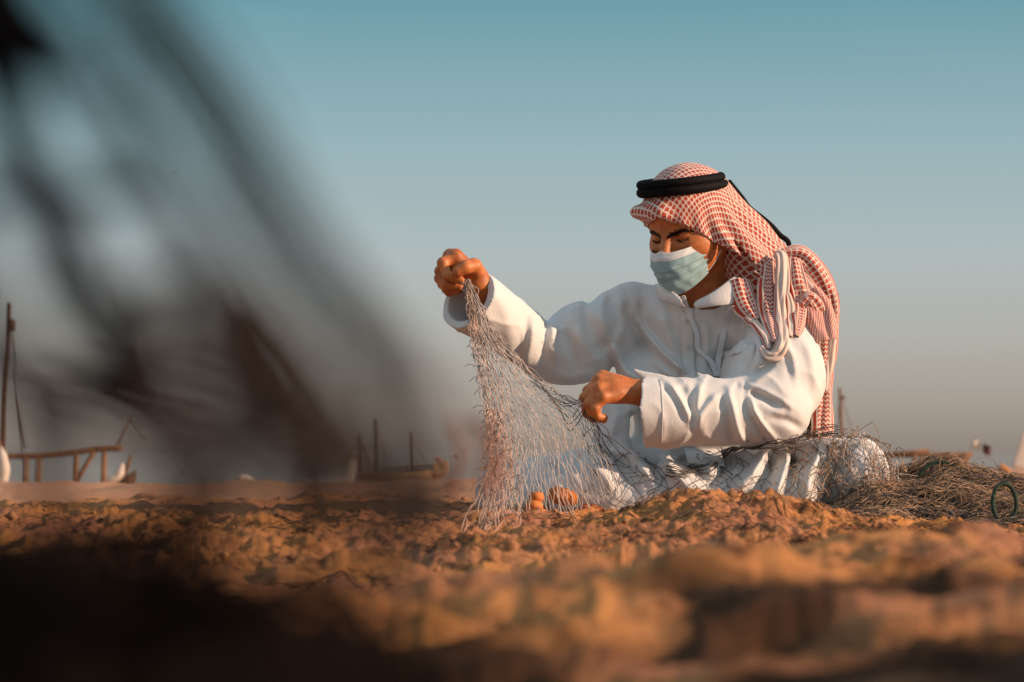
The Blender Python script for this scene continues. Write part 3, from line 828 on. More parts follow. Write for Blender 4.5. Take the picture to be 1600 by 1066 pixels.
# shirt collar: two pointed wings folded down round the neck
sheet('collar', [WL((1020,440,5.56),(1036,446,5.50),(1052,456,5.465),(1066,465,5.45)),
                 WL((1024,452,5.53),(1037,458,5.478),(1052,468,5.445),(1064,474,5.437)),
                 WL((1030,474,5.535),(1040,470,5.490),(1060,480,5.46),(1078,484,5.447))], M['cloth'], robe)
sheet('collar', [WL((1080,472,5.45),(1105,462,5.435),(1128,446,5.445),(1150,425,5.48)),
                 WL((1084,480,5.44),(1110,472,5.425),(1136,460,5.43),(1160,440,5.46)),
                 WL((1084,484,5.447),(1118,478,5.43),(1145,478,5.432),(1166,470,5.465))], M['cloth'], robe)

# lanyard round the neck, its clip and the badge holder
def ribbon(name, pts, width, mat, parent, wdir, Y=TY, off=.006, n=30):
    c = resample(pts, n); w = A_(wdir, float); w /= np.linalg.norm(w)
    vv = np.stack([c - w * width / 2, c, c + w * width / 2], 1)
    return sheet(name, vv, mat, parent, .0012)
lan = ribbon('lanyard', [W(1066, 462, 5.42)] + [on_robe(x, y, TY, .008) for x, y in ((1073, 482), (1080, 500), (1089, 522), (1092, 545), (1106, 562), (1116, 585))], .013, M['ribbon'], man, (1, 0, .25))
ribbon('lanyard_strap', [W(1143, 478, 5.425)] + [on_robe(x, y, TY, .008) for x, y in ((1135, 505), (1128, 530), (1121, 555), (1117, 585))], .016, M['ribbon'], lan, (1, -.2, .25))
c = on_robe(1118, 584, TY, .010); MB().box(c, (.020, .004, .014)).build('clip', M['ribbon'], lan)

# ------------------------------------------------------------------ the man: head, mask and scarf
def face_pt(x, z, off=0.0):
    """Point on the face, local x and z given."""
    ys = np.linspace(.14, .0, 281); d = head_sdf(A_([H2W((x, y, z)) for y in ys]))
    return A_([x, ys[np.argmax(d < 0)] + off, z])
def hairs(name, side, line, n, ln, wid, out, r, lift):
    """Short hairs set along a line on the face, brushed outwards."""
    xs, zs = A_([q_[0] for q_ in line]), A_([q_[1] for q_ in line]); L = []
    for k in range(n):
        t = RNG.random(); w = wid * math.sin(math.pi * min(1, .15 + .85 * t) ** .8) + .0006
        x = np.interp(t, np.linspace(0, 1, len(xs)), xs); z = np.interp(t, np.linspace(0, 1, len(zs)), zs) + RNG.normal() * w
        x2, z2 = x + ln * RNG.uniform(.6, 1.2) * math.cos(out * t), z + ln * RNG.uniform(.2, .7) * math.sin(.7 - 1.2 * t)
        p0, p1 = face_pt(side * x, z, -.0004), face_pt(side * x2, z2, lift)
        L.append(resample([H2W(p0), H2W((p0 + p1) / 2 + A_([0, .0012, 0])), H2W(p1)], 4))
    v, f = many_tubes(A_(L), r, 3)
    return mesh_obj(name, v, f, M['hair'], man)
for sd_ in (1, -1):
    hairs('eyebrow', sd_, ((.005, .0005), (.014, .0040), (.024, .0078), (.036, .0098), (.045, .0075), (.052, .0025)), 190, .0085, .0021, .2, .00062, .0012)
    hairs('eyelash', sd_, ((.0195, -.0098), (.027, -.0128), (.036, -.0128), (.0445, -.0092)), 60, .0030, .0005, .5, .00050, .0020)
# thumb nail of the lifted hand
tip, ip = R_THUMB[0][3], R_THUMB[0][2]; ax = (tip - ip) / np.linalg.norm(tip - ip); nn = A_([.25, -.95, .2]); nn -= ax * (nn @ ax); nn /= np.linalg.norm(nn); sdv = np.cross(ax, nn)
g = [[tip + ax * (.0045 * v_ + .001) + sdv * .0062 * u_ * (1 - .12 * max(v_, 0) ** 2) + nn * (.0112 - .0032 * u_ * u_ - .0012 * max(v_, 0)) for u_ in (-1, -.5, 0, .5, 1)] for v_ in (-1.2, -.4, .4, 1.1)]
sheet('thumb_nail', g, M['nail'], man, .0008)

nu, nv = 49, 61
g, uvs = [], []
for i in range(nv):
    b = i / (nv - 1)
    for j in range(nu):
        a = 2 * j / (nu - 1) - 1
        th = a * math.radians(66)
        yc = np.interp(b, (0, .12, .3, .55, .8, 1), (.1175, .127, .130, .125, .114, .090))
        xs = np.interp(b, (0, .3, .6, 1), (.070, .074, .071, .057))
        ysd = np.interp(b, (0, .5, 1), (-.006, -.012, .000))
        zc = np.interp(b, (0, .5, 1), (-.0275, -.075, -.128)); zs = np.interp(b, (0, .5, 1), (-.026, -.060, -.098))
        cz = math.cos(th)
        y = ysd + (yc - ysd) * max(cz, 0) ** 1.15
        x = xs * math.sin(th) * (1 + .10 * (1 - abs(a)) * 0)
        z = zs + (zc - zs) * (1 - abs(a) ** 1.6)
        z += .006 * math.exp(-(a / .12) ** 2) * (1 - b) ** 3
        pl = sum(max(0, 1 - (q - b) / .085) * (b <= q) for q in (.40, .58, .76))
        y += .0042 * pl * (.45 + abs(a)) - .0016; x += .0022 * pl * a
        y += .0018 * math.sin(a * 9 + b * 17) * math.exp(-((b - .62) / .25) ** 2) + .0012 * math.sin(a * 21 - b * 12) * (b > .3)
        y += .0012 * math.sin(a * 23 + b * 9) * (abs(a) > .5) 
        g.append(H2W((x, y, z))); uvs.append((j / (nu - 1), b))
mask = sheet('face_mask', A_(g).reshape(nv, nu, 3), M['mask'], man, .0014, A_(uvs), 1)
def mp(a, b): return A_(g).reshape(nv, nu, 3)[int(b * (nv - 1)), int((a + 1) / 2 * (nu - 1))]
for s in (1, -1):
    for b, e in ((.03, (s * .0775, .026, -.026)), (.94, (s * .0790, .006, -.056))):
        p0 = mp(s * .97, b); p1 = H2W(e); m_ = (p0 + p1) / 2 + HL * s * .003
        v, f, _ = tube_geo(resample([p0, m_, p1], 12), .0019, 6); mesh_obj('ear_loop', v, f, M['loop'], mask)

ED_Z = A_([-.30, -.19, -.090, -.036, .010, .034, .046, .065, .3]); ED_Y = A_([.008, .005, -.002, .028, .064, .090, .104, .112, .112])
BK = W2H(W(1232, 452, 5.63)[None])[0]; SHd = W2H(W(1180, 492, 5.46)[None])[0]
def scarf_raw(q):
    d = ell(q, A_([0, -.014, .036]), (.0885, .1120, .0970))
    d = smin(d, cap(q, A_([-.062, .086, .060]), A_([.005, .100, .056]), .014, .017), .030)          # stiff brow edge
    d = smin(d, cap(q, A_([.030, -.030, -.020]), SHd, .066, .042), .030)
    d = smin(d, cap(q, A_([.0, -.055, .010]), BK, .078, .070), .045)
    d = smin(d, cap(q, A_([.010, -.05, -.02]), (BK + SHd) / 2, .080, .060), .05)
    return d
def scarf_sdf(P):
    q = W2H(P)
    d = scarf_raw(q)
    th = np.arctan2(q[:, 0], q[:, 1] + .02); low = sstep(.075, -.05, q[:, 2]); rr = np.linalg.norm(q[:, :2], axis=1)
    d = d - .0046 * low * np.sin(th * 17 + q[:, 2] * 26 + 1.5 * vnoise(q * 14, 3)) - .007 * low * vnoise(q * A_([16, 16, 9.0]), 7) - .0012 * vnoise(q * 45, 9)
    e = np.interp(q[:, 2], ED_Z, ED_Y) - .05 * sstep(.0, -.05, q[:, 0]) * sstep(.045, -.02, q[:, 2])
    top = .047 + .012 * sstep(0, -.07, q[:, 0]) + .004 * np.sin(q[:, 0] * 60)
    cut = np.maximum((e - q[:, 1]) * .75, q[:, 2] - top)
    d = np.maximum(d, -cut)
    hollow = np.maximum(scarf_raw(q) + .0075, np.maximum(-.035 - q[:, 1], q[:, 2] - top))
    d = np.maximum(d, -hollow)
    d = np.maximum(d, -smin(ell(q, A_([0, -.018, .032]), (.078, .100, .091)), ell(q, A_([0, .028, -.045]), (.062, .064, .080)), .03))
    return d * HS * .8
lo, hi = HC - A_([.24, .26, .34]), HC + A_([.34, .28, .20])
sv, sq = polygonize(scarf_sdf, lo, hi, .0026)
q = W2H(sv)
rel = q - A_([0, -.014, .036]); rho = np.linalg.norm(rel[:, :2], axis=1)
pol = np.arctan2(rho, np.maximum(rel[:, 2], -1e9))
slen = np.where(rel[:, 2] > 0, pol * .10, math.pi / 2 * .10 - rel[:, 2])
phi = np.arctan2(rel[:, 0], rel[:, 1])
circ = np.where(slen > .157, .157 + (slen - .157) * .8, slen)
suv = np.stack([circ * np.sin(phi), circ * np.cos(phi)], -1)
ghutra = mesh_obj('headscarf', sv, sq, M['check'], man, True, suv)

# black double cord ring (agal)
def ring(off, sc, r):
    a = np.linspace(0, 2 * math.pi, 300, endpoint=False); pts = []
    for t in a:
        x, y = .0800 * sc * math.cos(t), -.014 + .1010 * sc * math.sin(t)
        pts.append(H2W((x, y, .079 + off + .20 * (y + .014))))
    rr = r * (1 + .07 * np.sin(a * 110))
    v, f, _ = tube_geo(pts, rr * HS, 10, closed=True); return v, f
v, f = ring(.001, 1.015, .0106); agal = mesh_obj('head_cord', v, f, M['black'], man)
v, f = ring(.0178, .985, .0098); mesh_obj('upper_ring', v, f, M['black'], agal)
BVS = BVHTree.FromPolygons(sv.tolist(), sq.tolist())
tail = [W(1139, 284, 5.55)]
for x, y in ((1150, 302), (1158, 322), (1168, 342), (1180, 358), (1194, 374), (1208, 388)):
    h = BVS.find_nearest(Vector(W(x + 40, y - 22, 5.60)))
    tail.append(A_(h[0] + h[1] * .006))
tail += [W(1222, 410, 5.62), W(1255, 460, 5.70), W(1272, 540, 5.72), W(1270, 628, 5.66)]
v, f, _ = tube_geo(resample(tail, 70), .0062, 8); mesh_obj('cord_tail', v, f, M['black'], agal)
mb = MB(); c0 = W(1270, 630, 5.66)
mb.tube([c0, c0 - A_([0, 0, .022])], [.009, .011], 10)
for k in range(26):
    a = k * 2.4; r = .010 * math.sqrt((k + .5) / 26)
    mb.tube([c0 + A_([r * math.cos(a), r * math.sin(a), -.02]), c0 + A_([r * 1.5 * math.cos(a), r * 1.5 * math.sin(a), -.085])], .0020, 4)
mb.build('cord_tassel', M['black'], agal)

# folded cloth heaped on the left shoulder and hanging down the back
def fold(name, pts, r, mat, flat, k, wob=.0, n=64, m=17, curl=1.0, crease=.10, front=True):
    """A strip of folded cloth: r half-widths, bowed towards the viewer's side of the shoulder, with creases along it."""
    pts = A_([W(*q_) for q_ in pts]); c = resample(pts, n)
    rr = np.interp(np.linspace(0, 1, n), np.linspace(0, 1, len(r)), r)
    if front:
        for i in range(n):
            hmin = min((h[0].y for h in (BV.ray_cast(Vector((c[i, 0] + dx, 4.6, c[i, 2])), Vector((0, 1, 0)), 2.0) for dx in (-.015, 0, .015)) if h[0] is not None), default=9)
            c[i, 1] = min(c[i, 1], hmin - .007)
        for _ in range(3): c[1:-1, 1] = (c[:-2, 1] + 2 * c[1:-1, 1] + c[2:, 1]) / 4
    t = np.gradient(c, axis=0); t /= np.linalg.norm(t, axis=1, keepdims=True)
    nr = np.broadcast_to(A_([.25, -1, .15]), t.shape); sd = np.cross(t, nr); sd /= np.linalg.norm(sd, axis=1, keepdims=True); nr = np.cross(sd, t)
    L = np.concatenate([[0], np.cumsum(np.linalg.norm(np.diff(c, axis=0), axis=1))])
    g = np.zeros((n, m, 3)); uv = np.zeros((n, m, 2))
    for j in range(m):
        s_ = 2 * j / (m - 1) - 1
        bow = k * curl * (1 - abs(s_) ** 2.6) - .25 * max(0, abs(s_) - .8) / .2
        cr = crease * np.sin(s_ * 6.5 + wob * 3 + L * 14 + 1.2 * np.sin(L * 40 + wob)) + .55 * crease * np.sin(s_ * 13 + wob * 7 - L * 22)
        g[:, j] = c + sd * (rr * s_ * (1 + .05 * np.sin(L * 60 + wob + s_)))[:, None] + nr * (rr * (bow + cr))[:, None]
        uv[:, j, 0], uv[:, j, 1] = .5 * (s_ + 1) / 2, L
    return sheet(name, g, mat, ghutra, .0028, uv.reshape(-1, 2), 1)
fr = (0, 1, 0)
F = 'scarf_fold'
fold(F, [(1204,470,5.53),(1232,462,5.54),(1262,490,5.56),(1276,540,5.58)], (.050,.060,.055,.035), M['check'], fr, .5, .9)
fold(F, [(1152,440,5.47),(1158,460,5.455),(1168,482,5.44),(1182,502,5.42)], (.030,.034,.030,.012), M['checkband'], fr, .45, 2.0)
fold(F, [(1158,488,5.44),(1176,502,5.42),(1189,524,5.41),(1195,548,5.40)], (.008,.014,.013,.006), M['band'], fr, .4, 1.3)
fold(F, [(1202,402,5.50),(1199,440,5.46),(1200,480,5.43),(1203,512,5.41),(1206,538,5.40)], (.012,.021,.023,.018,.008), M['chevron'], fr, .4, 1.1)
fold(F, [(1240,406,5.49),(1246,440,5.46),(1250,470,5.45),(1246,502,5.43),(1238,528,5.43)], (.018,.026,.026,.020,.006), M['checkband'], fr, .4, 2.6)
fold(F, [(1226,398,5.53),(1250,402,5.535),(1272,424,5.535),(1288,452,5.54),(1297,488,5.55),(1294,524,5.56)], (.018,.030,.034,.030,.026,.014), M['checkband'], fr, .55, .5)
fold(F, [(1240,424,5.475),(1258,446,5.47),(1274,472,5.475),(1284,502,5.485),(1284,534,5.50)], (.016,.024,.027,.024,.012), M['band'], fr, .4, 1.7)
fold(F, [(1246,486,5.445),(1262,466,5.44),(1276,478,5.45),(1281,505,5.465),(1278,530,5.48)], (.012,.018,.020,.017,.008), M['checkband'], fr, .5, 3.3)
fold(F, [(1211,404,5.49),(1220,398,5.475),(1223,436,5.44),(1220,478,5.42),(1221,514,5.40),(1218,540,5.39),(1207,556,5.385),(1194,556,5.385),(1184,543,5.39)], (.006,.015,.018,.015,.017,.016,.014,.011,.005), M['hem'], fr, .32, .3, crease=.17)
fold(F, [(1231,458,5.43),(1235,480,5.425),(1234,504,5.42),(1229,528,5.415)], (.006,.012,.013,.005), M['band'], fr, .4, .7)
fold(F, [(1286,490,5.60),(1288,540,5.62),(1287,590,5.63),(1286,640,5.63),(1285,690,5.62)], (.020,.022,.025,.027,.029), M['chevron'], fr, .25, .2, front=False)
fold(F, [(1262,420,5.56),(1290,455,5.59),(1298,500,5.61),(1296,560,5.63),(1291,612,5.61)], (.024,.028,.024,.018,.004), M['band'], fr, .5, 2.2, front=False)
#@@PART3
# ------------------------------------------------------------------ fishing nets
def front_of_robe(q, off=.004):
    """Push a point in front of the robe if it would be inside."""
    h = BV.ray_cast(Vector((q[0], 4.3, q[2])), Vector((0, 1, 0)), 2.2)
    if h[0] is not None and h[0].y < q[1] + off:
        q = q.copy(); q[1] = h[0].y - off
    return q

def net_edges(nodes, bow=.0, K=4, keep=1.0, rng=RNG):
    """nodes (rows, cols, 3) of a diamond mesh -> cords between neighbours, slightly slack."""
    nr, nc = nodes.shape[:2]; out = []
    for i in range(nr - 1):
        for j in range(nc):
            for k in ((j, j + 1) if i % 2 else (j - 1, j)):
                if 0 <= k < nc and rng.random() < keep: out.append((nodes[i, j], nodes[i + 1, k]))
    E_ = A_(out); t = np.linspace(0, 1, K)[None, :, None]
    L = E_[:, :1] * (1 - t) + E_[:, 1:] * t
    w = np.sin(t * math.pi)
    return L + w * rng.normal(0, 1, (len(E_), 1, 3)) * bow

def build_net(name, lines, r, mat, parent, knots=None, kr=.002, n=3):
    v, f = many_tubes(lines, r, n)
    f = [f]; vs = [v]
    o = mesh_obj(name, v, f[0], mat, parent)
    if knots is not None:
        kv, kf = blobs(knots, kr)
        mesh_obj('knot', kv, kf, mat, o, False)['kind'] = 'stuff'
    return o

def lifted(Lp, Rp, rows, cols, jit, ry=0.0, lo=.0, gather=1.3):
    Lc, Rc = resample(WL(*Lp), 200), resample(WL(*Rp), 200)
    t = (np.linspace(0, 1, rows) ** gather * 199).astype(int)
    N = np.zeros((rows, cols, 3))
    for i in range(rows):
        a, b = Lc[t[i]], Rc[t[i]]; wd = np.linalg.norm(b - a)
        for j in range(cols):
            u = (j + (.5 if i % 2 else 0)) / (cols - .5)
            q = a * (1 - u) + b * u
            sag = math.sin(u * math.pi) * wd
            q = q + A_([0, .10 * math.sin(u * 5 + i * .12) * wd + ry, -.07 * sag])
            q += RNG.normal(0, 1, 3) * jit * min(1, .25 + wd * 6)
            N[i, j] = front_of_robe(q)
    return N

net = empty('fishing_net', 'grey tan fishing net lifted in the raised fist and trailing over the lap', 'fishing net')
net.location = (0, 0, 0)
Lp = [(727,438,5.335),(732,470,5.31),(738,515,5.27),(747,565,5.20),(757,615,5.12),(766,680,5.02),(768,740,4.95),(760,812,4.9)]
Rp = [(733,438,5.335),(752,478,5.315),(775,520,5.30),(812,560,5.29),(858,606,5.27),(912,634,5.235),(935,682,5.235),(975,765,5.24)]
N1 = lifted(Lp, Rp, 36, 33, .0026)
build_net('lifted_mesh', net_edges(N1, .0013), .00072, M['net'], net, N1[2:].reshape(-1, 3), .0015)
L2 = [(727,438,5.33),(730,480,5.29),(735,530,5.24),(746,590,5.15),(756,650,5.02),(768,700,4.85),(762,750,4.72),(745,830,4.62)]
R2 = [(733,438,5.33),(742,480,5.30),(756,530,5.27),(776,590,5.20),(800,650,5.06),(814,700,4.92),(816,750,4.8),(815,825,4.7)]
N2 = lifted(L2, R2, 30, 9, .0040)
build_net('lifted_mesh', net_edges(N2, .0018), .0007, M['net_rust'], net, N2[2:].reshape(-1, 3), .0018)
L3 = [(765,640,4.72),(755,700,4.55),(748,760,4.42),(705,850,4.25)]
R3 = [(782,640,4.75),(795,700,4.6),(806,760,4.5),(812,840,4.35)]
N3 = lifted(L3, R3, 15, 10, .006, gather=1.0)
build_net('lifted_mesh', net_edges(N3, .004), .0011, M['net_rust'], net, N3.reshape(-1, 3), .0022)
# selvedge: ravelled cords down the outer edge and across the sleeve
sel = []
for k in range(9):
    pts = resample(WL(*(Lp if k < 5 else Rp[:6])), 40) + fbm(np.stack([np.arange(40) * .45 + 9 * k, np.zeros(40) + k, np.zeros(40)], -1), 2, k)[:, None] * A_([.006, .006, .004]) * 1.0
    pts[:, 0] += fbm(np.stack([np.arange(40) * .8 + 3 * k, np.zeros(40), np.zeros(40) + k], -1), 2, 50 + k) * .006
    sel.append(A_([front_of_robe(q) for q in resample(pts, 160)]))
build_net('selvedge', A_(sel), .0009, M['net'], net, n=4)
tufts = []
for k in range(60):
    s = sel[k % 5][RNG.integers(20, 150)]
    d = RNG.normal(0, 1, 3) * A_([.010, .006, .008]); d[0] -= .006
    tufts.append(resample([s, s + d * .6 + A_([0, 0, .003]), s + d + A_([RNG.normal() * .004, 0, -.004])], 6))
build_net('loose_thread', A_(tufts), .0007, M['net_dark'], net)['kind'] = 'stuff'
# net running from the left hand across the lap
def lap_top(x): return np.interp(x, (905, 925, 945, 1000, 1060, 1100, 1150, 1200, 1260, 1300, 1350, 1400), (628, 645, 690, 712, 735, 728, 700, 688, 678, 670, 678, 718))
def lap_net(x0, x1, cols, rows, jit, lift, seed, ybot=792, power=1.0):
    r = np.random.default_rng(seed); N = np.zeros((rows, cols, 3))
    for i in range(rows):
        for j in range(cols):
            u = (j + (.5 if i % 2 else 0)) / (cols - .5); x = x0 + (x1 - x0) * u
            y = lap_top(x) + (ybot - lap_top(x)) * (i / (rows - 1)) ** power
            dx, dy = 9 * fbm(A_([[x * .012, y * .03, seed]]), 2, seed)[0], 9 * fbm(A_([[x * .012, y * .03, seed + 5.0]]), 2, seed + 3)[0]
            x2, y2 = x + dx + r.normal() * jit, y + dy + r.normal() * jit
            N[i, j] = on_robe(x2, y2, 5.4, .004 + lift * r.random(), W(x2, y2, 5.36))
    return N
r_ = np.random.default_rng(5)
N4 = lap_net(912, 1330, 17, 8, 3.0, .004, 3)
build_net('lap_mesh', net_edges(N4, .0022, 5, .95, r_), .00075, M['net_dark'], net, N4.reshape(-1, 3), .0014)
N4 = lap_net(925, 1180, 10, 6, 4.0, .006, 8, 760)
build_net('lap_mesh', net_edges(N4, .003, 5, .8, r_), .0007, M['net_dark'], net, N4.reshape(-1, 3), .0014)
gath = []
for k in range(7):                                   # gathered cords along the top of the lap and below the fingers
    xs = np.linspace(1040, 1310, 40); g_ = []
    for x in xs:
        y = lap_top(x) + 4 + 9 * fbm(A_([[x * .02 + k * 7, k * 3.1, 0]]), 2, k)[0]
        g_.append(on_robe(x, y, 5.4, .006, W(x, y, 5.33)))
    gath.append(resample(g_, 90))
for k in range(6):
    pts = WL((912, 622, 5.25), (921, 648, 5.235), (932 + k * 3, 672, 5.23), (936 + k * 5, 694, 5.23), (948 + k * 9, 716, 5.22)) + RNG.normal(0, .0035, (5, 3))
    gath.append(resample([front_of_robe(q_) for q_ in resample(pts, 30)], 90))
for k in range(5):                                   # slack cords between the hanging mesh and the hand
    pts = WL((830 + k * 9, 590 + k * 8, 5.28), (862 + k * 5, 622 + 7 * k, 5.25), (890, 628 + 12 * k, 5.25), (914, 620 + 6 * k, 5.245)) + RNG.normal(0, .004, (4, 3))
    gath.append(resample(pts, 90))
build_net('gathered_cord', A_(gath), .0009, M['net_dark'], net, n=4)

# brown net heaped over the knee and to the right of it
heap = empty('fishing_net', 'brown net heaped over the knee and beside the seated man', 'fishing net')
for k, (x0, x1, c, r) in enumerate(((1215, 1400, 12, 11), (1235, 1405, 10, 13), (1262, 1405, 11, 10), (1300, 1412, 10, 12))):
    N5 = lap_net(x0, x1, c, r, 7.5, .020, 20 + k, 806)
    N5 += RNG.normal(0, 1, N5.shape) * .004
    build_net('knee_mesh', net_edges(N5, .004, 5, .85, r_), .00085, M['net_brown'] if k < 2 else M['net'], heap)

def heap_h(X, Y):
    base = .066 * sstep(.66, .80, X) * sstep(1.42, 1.15, X)
    top = .056 * np.exp(-((X - .985) / .085) ** 2) + .018 * np.exp(-((X - .83) / .06) ** 2) + .020 * np.exp(-((X - 1.14) / .09) ** 2)
    dep = np.exp(-((Y - 5.48) / .20) ** 2)
    front = .035 * np.exp(-((Y - 5.20) / .15) ** 2) * sstep(.62, .80, X) * sstep(1.36, 1.12, X)
    return (base + top) * dep + front
xs, ys_ = np.linspace(.60, 1.45, 130), np.linspace(4.92, 5.95, 110)
GX, GY = np.meshgrid(xs, ys_); PZ = np.stack([GX, GY, GX * 0], -1)
GZ = heap_h(GX, GY) - .010 + fbm(PZ * 24, 3, 61) * .008 - .02 * (heap_h(GX, GY) < .010) + ground_full(GX, GY) * .6
i, j = np.meshgrid(np.arange(109), np.arange(129), indexing='ij')
qh = np.stack([i*130+j, i*130+j+1, (i+1)*130+j+1, (i+1)*130+j], -1).reshape(-1, 4)
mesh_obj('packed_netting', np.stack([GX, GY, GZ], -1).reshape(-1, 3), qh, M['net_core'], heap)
for k in range(6):
    r = np.random.default_rng(90 + k); rows, cols = 40, 17
    I, J = np.meshgrid(np.arange(rows), np.arange(cols), indexing='ij')
    a = (J + .5 * (I % 2)) / (cols - .5); b = I / (rows - 1)
    Q = np.stack([a * 3, b * 3, a * 0 + k], -1)
    X = .67 + .60 * a + .055 * fbm(Q, 2, 70 + k) + r.normal(0, .005, a.shape)
    Y = 4.98 + .66 * b + .07 * fbm(Q + 5, 2, 80 + k) + r.normal(0, .004, a.shape)
    Zb = heap_h(X, Y) + ground_full(X, Y) * .6
    Z = Zb + .002 + .010 * r.random(a.shape) + .006 * np.clip(fbm(Q * 3, 2, 99 + k), 0, 1)
    L = net_edges(np.stack([X, Y, Z], -1), .004, 5, .95, r)
    build_net('heap_mesh', L, .0010, M['net_brown'], heap)
long_ = []
for k in range(300):                                 # stretched meshes lying along the heap
    r = np.random.default_rng(400 + k); x0, y0 = r.uniform(.66, 1.12), r.uniform(4.98, 5.62); ln = r.uniform(.10, .34); t = np.linspace(0, 1, 30)
    X = x0 + ln * t; sl = r.normal(0, .18) - .25 * (y0 - 5.3)
    Y = y0 + sl * ln * t + .014 * fbm(np.stack([t * ln * 14, t * 0 + k, t * 0], -1), 2, 3) + .004 * np.sin(t * ln * 190 + k)
    Z = heap_h(X, Y) + ground_full(X, Y) * .6 + .006 + .010 * r.random() + .010 * np.clip(fbm(np.stack([t * ln * 11, t * 0 + k, t * 0 + 9], -1), 2, 8), -.2, 1)
    long_.append(np.stack([X, Y, Z], -1))
for part_, m_ in ((long_[0::3], 'net_brown'), (long_[1::3], 'net_brown'), (long_[2::3], 'net_dark')):
    build_net('stretched_cord', A_(part_), .0011, M[m_], heap)['kind'] = 'stuff'
loops = []
for k in range(26):
    x, y = RNG.uniform(.70, 1.15), RNG.uniform(5.1, 5.6); z = heap_h(x, y) + .012
    d = RNG.normal(0, 1, 3) * .022; h = RNG.uniform(.01, .030)
    loops.append(resample([(x, y, z), (x + d[0] * .4, y + d[1] * .4, z + h), (x + d[0] * 1.2, y + d[1], z + h * .9), (x + d[0] * 1.5, y + d[1] * 1.4, z - .004)], 12))
build_net('stray_loop', A_(loops), .0008, M['net_brown'], heap)['kind'] = 'stuff'

def twisted(name, pts, r, mat, n=200, turns=60, parent=None, closed=False):
    c = resample(pts, n); t = np.gradient(c, axis=0); t /= np.linalg.norm(t, axis=1, keepdims=True)
    u = np.cross(t, A_([.3, .2, .93])); u /= np.linalg.norm(u, axis=1, keepdims=True); w = np.cross(t, u)
    mb = MB()
    for k in range(3):
        a = np.linspace(0, turns * 2 * math.pi / 3, n) + k * 2.094
        mb.tube(c + r * .55 * (np.cos(a)[:, None] * u + np.sin(a)[:, None] * w), r * .6, 6)
    return mb.build(name, mat, parent, True)
o = twisted('rope', WL((1436,742,5.40),(1449,729,5.40),(1468,722,5.40),(1488,727,5.40),(1505,740,5.40),(1522,752,5.40),(1545,764,5.42)), .0040, M['green'], 220, 40)
tag(o, 'green twisted rope lying over the top of the brown net heap', 'rope')
a = np.linspace(-1.2, 2 * math.pi - .6, 26); c = W(1570, 786, 5.04)
o = twisted('rope', np.stack([c[0] + .026 * np.cos(a), c[1] + .012 * np.sin(a * 1.0 + 1) + .01 * a / 6, c[2] + .040 * np.sin(a)], -1), .0042, M['green'], 220, 44)
tag(o, 'green rope bent into an upright loop at the end of the net heap', 'rope')

# floats caught in the net
def bead(px, py, Y, r, sq, label, tilt=0):
    c = W(px, py, Y); n, m = 20, 12; v = []
    for i in range(m + 1):
        th = math.pi * i / m
        for j in range(n):
            ph = 2 * math.pi * j / n
            rad = r * (math.sin(th) ** .8) * (1 - .18 * math.exp(-((math.sin(th)) / .32) ** 2))
            v.append((rad * math.cos(ph), rad * math.sin(ph), r * sq * math.cos(th)))
    v = A_(v); v += .02 * r * vnoise(v * 90, 4)[:, None]
    ca, sa = math.cos(tilt), math.sin(tilt); x, z = v[:, 0].copy(), v[:, 2].copy(); v[:, 0], v[:, 2] = ca * x - sa * z, sa * x + ca * z
    f = [[i*n+j, i*n+(j+1)%n, (i+1)*n+(j+1)%n, (i+1)*n+j] for i in range(m) for j in range(n)]
    o = mesh_obj('net_float', v, f, M['floatm']); o.location = c
    return tag(o, label, 'net float', 'orange floats caught in the net')
bead(838, 777, 5.02, .0165, .72, 'topmost of the four orange round floats stacked under the net')
bead(834, 791, 5.01, .0195, .66, 'second from top of the four stacked orange floats')
bead(841, 804, 5.00, .0200, .66, 'third from top of the four stacked orange floats')
bead(836, 817, 4.99, .0195, .66, 'lowest of the four stacked orange floats resting on sand')
bead(879, 776, 5.27, .0195, 1.75, 'long oval orange float under dark mesh beside the lap', math.radians(76))
mb = MB(); c = W(793, 808, 4.97); mb.box(c, (.052, .03, .026), rz=.3, ry=.12); b = mb.build('net_weight', M['brickm'])
bm_ = b.modifiers.new('bevel', 'BEVEL'); bm_.width = .004; bm_.segments = 2
tag(b, 'brick red block weight lying under the lifted net', 'net weight')

# printed card on the lap
tl, tr, br, bl = [on_robe(x, y, 5.4, .012) for x, y in ((1078, 699), (1132, 702), (1122, 731), (1068, 730))]
card = empty('printed_card', 'white printed card lying on the lap below the forearm', 'card')
sheet('sheet', [[tl, (tl + tr) / 2 + A_([0, -.002, 0]), tr], [bl, (bl + br) / 2 + A_([0, -.002, 0]), br]], M['paper'], card, .001, None, 0)
def on_card(u, v): return (tl * (1 - u) + tr * u) * (1 - v) + (bl * (1 - u) + br * u) * v + A_([0, -.0035, 0])
mb = MB()
for u, v, l, s in ((.36, .12, .04, .15), (.66, .18, .12, .25), (.60, .36, .16, .25), (.76, .30, .05, .2), (.56, .60, .13, .22), (.33, .42, .06, -.35), (.30, .58, .05, .3), (.33, .70, .03, 1.0)):
    mb.tube([on_card(u - l / 2, v - s * l), on_card(u, v), on_card(u + l / 2, v + s * l)], .0010, 4)
mb.build('lettering', M['ink'], card)

